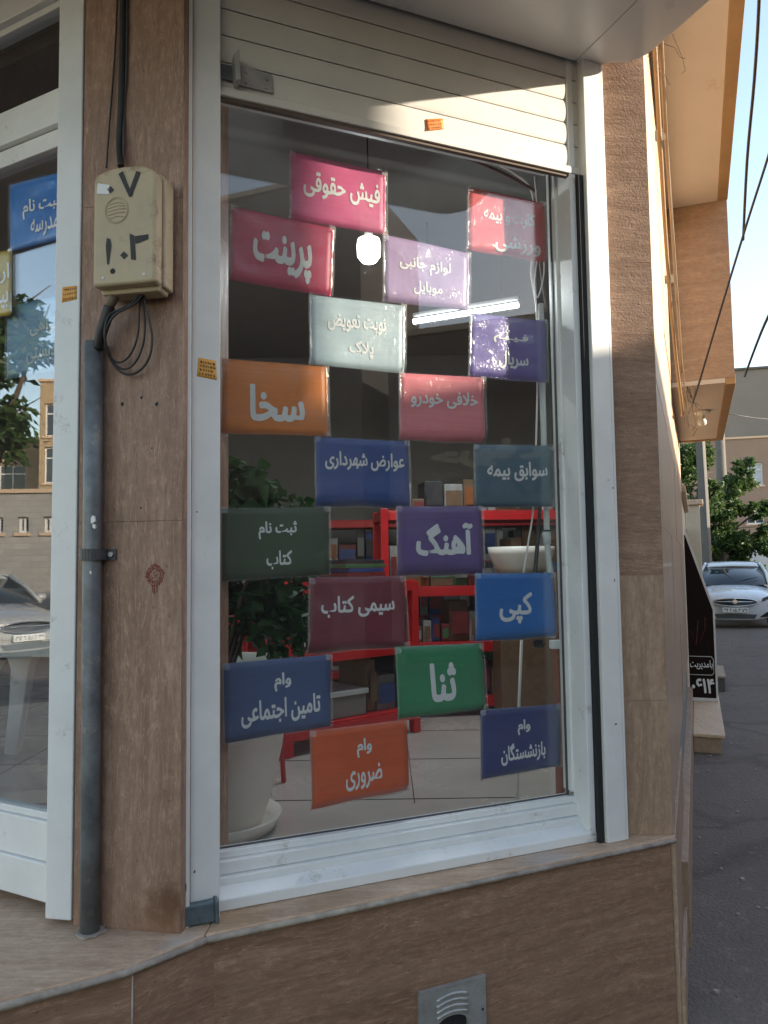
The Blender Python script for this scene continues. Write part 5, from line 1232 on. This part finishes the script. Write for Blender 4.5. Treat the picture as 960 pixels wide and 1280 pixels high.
    fy = lambda y: 0.16*(y/0.66)**2
    gr = MB(); pts = [(0.45*math.cos(a)*(1 if True else 1), 0.575+0.085*math.sin(a)) for a in [2*math.pi*i/28 for i in range(28)]]
    V = [P(fy(a)-0.022, a, b) for a,b in pts]+[P(fy(a)+0.10, a, b) for a,b in pts]; k = 28
    gr.add(V, [tuple(range(k)),tuple(range(2*k-1,k-1,-1))]+[(i,(i+1)%k,k+(i+1)%k,k+i) for i in range(k)]).build('grille', MAT['carblack'], t)
    tr = MB(); tr.tube([P(fy(a*1.0)-0.024, a, b) for a,b in pts]+[P(fy(pts[0][0])-0.024,*pts[0])], 0.012, 6, cap=False).tube([P(fy(a)-0.028,a,0.585) for a in (-0.43,-0.2,0,0.2,0.43)],0.013,6); tr.build('grille_trim', MAT['chrome'], t)
    MB().tube([P(-0.02,0,0.59),P(-0.042,0,0.59)],0.05,16).build('emblem', MAT['chrome'], t)
    lg = MB(); V = [P(fy(a)-0.012,a,b) for a,b in ((-0.43,0.31),(0.43,0.31),(0.37,0.215),(-0.37,0.215))]+[P(fy(a)+0.12,a,b) for a,b in ((-0.43,0.31),(0.43,0.31),(0.37,0.215),(-0.37,0.215))]
    lg.box8(V).build('lower_grille', MAT['carblack'], t, bevel=0.006)
    for xx,zz,sg in ((-0.032,0.405,1),(4.435,0.66,-1)):
        pm = MB(); V = [P(xx+sg*0.012*0,a,b) for a,b in ((-0.26,zz-0.055),(0.26,zz-0.055),(0.26,zz+0.055),(-0.26,zz+0.055))]+[P(xx+sg*0.05,a,b) for a,b in ((-0.26,zz-0.055),(0.26,zz-0.055),(0.26,zz+0.055),(-0.26,zz+0.055))]
        po = pm.box8(V).build('number_plate', MAT['plate'], t, bevel=0.004)
        if sg > 0:
            mb = MB(); lettering(mb, '۳۷ ب ۵۸۲ ۴۶'.replace('ب','۹'), lambda s,q,h_=0.0: P(xx-0.002-h_, 0.235-0.47*s if False else -0.235+0.47*s, zz+0.035-0.07*q), (0,1,0,1), 0.02)
            lo = mb.build('plate_digits', MAT['carblack'], None); lo.parent = po
    MB().tube([P(1.06,0.0,0.945),P(1.2,-0.28,1.045),P(1.28,-0.5,1.085)],0.009,5).tube([P(1.06,-0.2,0.945),P(1.17,-0.5,1.02)],0.009,5).build('wiper', MAT['carblack'], t)
    return t
cf = at_y(920,779,16.9)
car('parked_car', 'white sedan parked facing the camera in the alley', (cf.x,cf.y), (-0.40,-0.915), 'carwhite')

# ------------------------------------------------------------------ places behind the camera (most show in the panes)
def mk(F, x, y, Y): return F.mirror(at_y(x,y,Y))
# across the alley: low house, an unseen tower added to block sun, a slightly taller house, a tall one at the corner
def opf(s0): 
    f = Fr((8.35+AL_D[0]*s0, -0.425+AL_D[1]*s0), 22); f.n = np.array([-0.927,0.375]); return f
building('low_house', 'low brown brick house across the alley from the shop', 'house', opf(1.3), 22, 4.5, 7, 'brick_brown', [(2,3.4,1.2,2.6),(6,7.4,1.2,2.6),(11,12.4,1.2,2.6)], [(8.3,9.5,0.02,2.2,'fascia')])
building('sun_block_tower', 'narrow brick tower, unseen, added across the alley to block the low sun', 'house', opf(-1.25), 2.5, 7.6, 4, 'brick_brown', [(0.9,1.6,4.4,5.4)])  # added out of view so the left of the window loses the sun
building('corner_store', 'two storey brown brick store opposite the shop window', 'house', opf(-4.0), 2.7, 5.0, 7, 'brick_brown', [], [(0.2,2.5,0.02,2.2,'carblack')])
building('tall_block', 'tall dark brick block on the street corner behind the camera', 'house', opf(-16.0), 11.55, 7.8, 2.8, 'brick_brown', [(k*3.2+0.8,k*3.2+1.6,3.2,4.0) for k in range(2)], [(0.6,5.0,0.02,2.6,'carblack'),(6,11,0.02,2.6,'carblack')])
sg_ = opf(-3.95)
t = thing('shop_fascia_sign', 'tan shop fascia board with dark digits across the alley, seen mirrored in the window', 'sign', sg_.p(1.3,2.9,0.1))
MB().fbox(sg_, 0.05, 2.55, 2.35, 3.35, 0.005, 0.09).build('board', MAT['render_tan'], t, bevel=0.01)
MB().fbox(sg_, 0.05, 2.55, 2.85, 3.349, 0.0905, 0.096).build('panel', MAT['brick_brown'], t)
mb = MB(); lettering(mb, '۱۸۲۹۲', lambda s,q,h=0.0: sg_.p(2.35-2.0*s,2.75-0.28*q,0.092+h), (0,1,0,1), 0.02); mb.build('digits', MAT['carblack'], t)
mb = MB(); lettering(mb, 'حروف', lambda s,q,h=0.0: sg_.p(2.35-1.7*s,3.28-0.36*q,0.0975+h), (0,1,0,1), 0.05); mb.build('lettering', MAT['cream_wall'], t)
tp_ = mk(W, 452, 700, 15.0); tp_.z = 0
tree('street_tree', 'dark street tree behind the camera mirrored in the window between signs', tp_, 2.3, [(0,0,3.5,0.9),(0.6,0.3,3.1,0.8),(-0.5,-0.3,3.0,0.8)], 2600, 0.17, 41)
tp_ = mk(W, 560, 700, 22.0); tp_.z = 0
tree('street_tree', 'tall street tree behind the corner store mirrored beside the tube lamp', tp_, 5.5, [(0,0,7.2,1.3),(1.2,0.4,6.6,1.2),(-1.0,-0.6,6.8,1.2)], 3000, 0.24, 42)
# left across the main street, mirrored in the entrance door
cw = mk(DOOR, 35, 775, 12.5); hv = Vector((0.80,-0.60,0)); o0 = DOOR.mirror(Vector((0,0,0))); o1 = DOOR.mirror(hv); hr_ = o1-o0
car('parked_car', 'silver grey sedan across the street mirrored in the entrance door', (cw.x,cw.y), (hr_.x,hr_.y), 'carsilver')
def mframe(pL, pR, Y, Y2=None):
    a = mk(DOOR, pL, 700, Y); b = mk(DOOR, pR, 700, Y2 or Y); d = Vector((b.x-a.x,b.y-a.y)); az = math.degrees(math.atan2(d.x,d.y)); f = Fr((a.x,a.y), az)
    c0 = DOOR.mirror(Vector((0,0,0)))
    if f.n@(np.array([-a.x,-a.y])) < 0: f.n = -f.n
    return f, d.length
f, L_ = mframe(-420, 170, 17.5)
sc_ = L_/590
ww = lambda x: (x+420)*sc_
building('block_wall_house', 'low grey block building with small square windows mirrored in the entrance door', 'house', f, L_, 3.25, 5, 'brick_grey', [(ww(x),ww(x+14),1.5+(706-660)/960*17.5,1.5+(706-640)/960*17.5) for x in (-250,-170,-110,-60,-12,20,52,110)])
f, L_ = mframe(-300, 50, 30); sc_ = L_/350; ww = lambda x: (x+300)*sc_
building('tan_house', 'tan brick house with wide windows mirrored in the entrance door', 'house', f, L_, 6.6, 8, 'brick_tan', [(ww(x),ww(x+34),1.5+(706-612)/960*30,1.5+(706-590)/960*30+0.5) for x in (-200,-120,-5)]+[(ww(x),ww(x+30),5.0,6.0) for x in (-160,-60)])
f, L_ = mframe(46, 330, 27.5); sc_ = L_/284; ww = lambda x: (x-46)*sc_
building('tan_house', 'taller tan brick house beside the first one, mirrored next to the door jamb', 'house', f, L_, 8.3, 8, 'brick_tan', [(ww(52),ww(78),1.5+(706-598)/960*27.5,1.5+(706-552)/960*27.5),(ww(52),ww(78),6.3,7.5)]+[(ww(x),ww(x+30),z,z+1.3) for x in (120,190,260) for z in (4.4,6.3)])
tq = mk(DOOR, -18, 700, 9.5); tq.z = 0
tree('street_tree', 'leafy street tree mirrored in the entrance door against blue sky', tq, 2.6, [(0,0,3.3,0.8),(0.35,0.2,4.1,0.7),(-0.3,-0.2,4.8,0.8),(0.1,0.5,3.7,0.7),(0,-0.5,4.4,0.7)], 3600, 0.15, 43)

# red stool behind the plant, grit on the road
q = at_z(318,760,1.33)
t = thing('bar_stool', 'red stool half hidden by the house plant behind the window', 'stool', (q.x,q.y,ZS))
MB().lathe((q.x,q.y,1.30), [(0,0),(0.10,0.0),(0.115,0.012),(0.112,0.03),(0,0.034)], 24).build('seat', MAT['red'], t)
for k in range(4):
    a = 0.6+k*math.pi/2; MB().tube([(q.x+0.085*math.cos(a),q.y+0.085*math.sin(a),1.299),(q.x+0.13*math.cos(a),q.y+0.13*math.sin(a),ZS+0.001)], 0.011, 8).build('leg', MAT['red'], t)
rr = random.Random(77); mb = MB()
for _ in range(420):
    s_ = rr.uniform(0.2,15)**1.0; n_ = 0.06+abs(rr.gauss(0,0.5)) if rr.random()<0.6 else rr.uniform(0.1,3.2); x_,y_ = A(s_, n_); r = rr.uniform(0.004,0.014)
    k = 5; a0 = rr.random()*6; P_ = [(x_+r*rr.uniform(.6,1.2)*math.cos(a0+i*1.2566), y_+r*rr.uniform(.6,1.2)*math.sin(a0+i*1.2566)) for i in range(k)]
    mb.prism(P_, 0.0005, r*0.7)
o = mb.build('gravel', MAT['mortar']); tag(o, 'loose grit and small litter scattered along the edge of the alley asphalt', None, None, 'stuff')

# small fixings and grime
rr = random.Random(9)
gk = MB().fbox(W, u00, uf0, zb1-0.0005, zb1+0.004, NG+0.0002, NG+0.006).fbox(W, uf0-0.004, uf0+0.002, zb1, 2.85, NG+0.0002, NG+0.008)
gk.build('glazing_gasket', MAT['cable_grey'], shop)
ch = MB()
for (x,y,sx,sy) in ((231,352,2.2,6),(232,300,1,3),(246,640,1.2,1.0),(230,1108,3,9),(231,900,1,4),(243,1090,2,2),(766,610,1.5,1.5),(768,725,1.2,2.4),(760,600,1,1),(770,905,2.4,1.4)):
    uu,zz = W.uz(x,y,0.0 if x>240 else 0.0225); k = 9; n0 = 0.0002 if x>240 else 0.0222
    pts = []
    for i in range(k):
        a = 2*math.pi*i/k; r = rr.uniform(0.5,1.2); pts.append((uu+0.0021*sx*r*math.cos(a), zz+0.0021*sy*r*math.sin(a)))
    ch.fprism(W, pts, n0, n0+0.0007)
ch.build('rust_chip', MAT['rust'], shop)
hl = MB()
for (x,y,r) in ((177,497,2.0),(153,505,2.2),(196,505,2.6),(176,635,1.2),(190,560,1.0)):
    uu,zz = PIL.uz(x,y,0); k = 8; hl.fprism(PIL, [(uu+0.0019*r*rr.uniform(.6,1.2)*math.cos(i*0.785), zz+0.0026*r*rr.uniform(.6,1.2)*math.sin(i*0.785)) for i in range(k)], 0.0002, 0.0009)
hl.build('drill_hole', MAT['rubber'], shop)

# more stock at the back of the shop
rc = rack('metal_rack', 'long red rack of dark stock against the back wall of the shop', (-1.6,5.75), 90, 3.2, 0.4, 1.22, (0.1,0.5,0.9,1.22))
for z in (0.108,0.508,0.908): goods(rc, 0.06, 3.12, ZS+z, -0.36, -0.05, rg, 0.12, 0.33, gc, LB)
goods(ra, 0.58, 0.80, ZS+0.4785, -0.36, -0.06, rg, 0.12, 0.28, gc, LB); goods(ra, 0.55, 0.80, ZS+0.129, -0.36, -0.06, rg, 0.12, 0.28, gc, LB)
goods(rb, 0.05, 0.8, ZS+1.209, -0.34, -0.06, rg, 0.06, 0.2, gc, LB)
scw = PIL.p
for du_,dz_ in ((-0.055,0.02),(0.055,0.02)):
    MB().tube([PIL.p(cu_+du_, zB+dz_, BN-0.002), PIL.p(cu_+du_, zB+dz_, BN+0.0012)], 0.004, 10).build('screw', MAT['steel'], box)
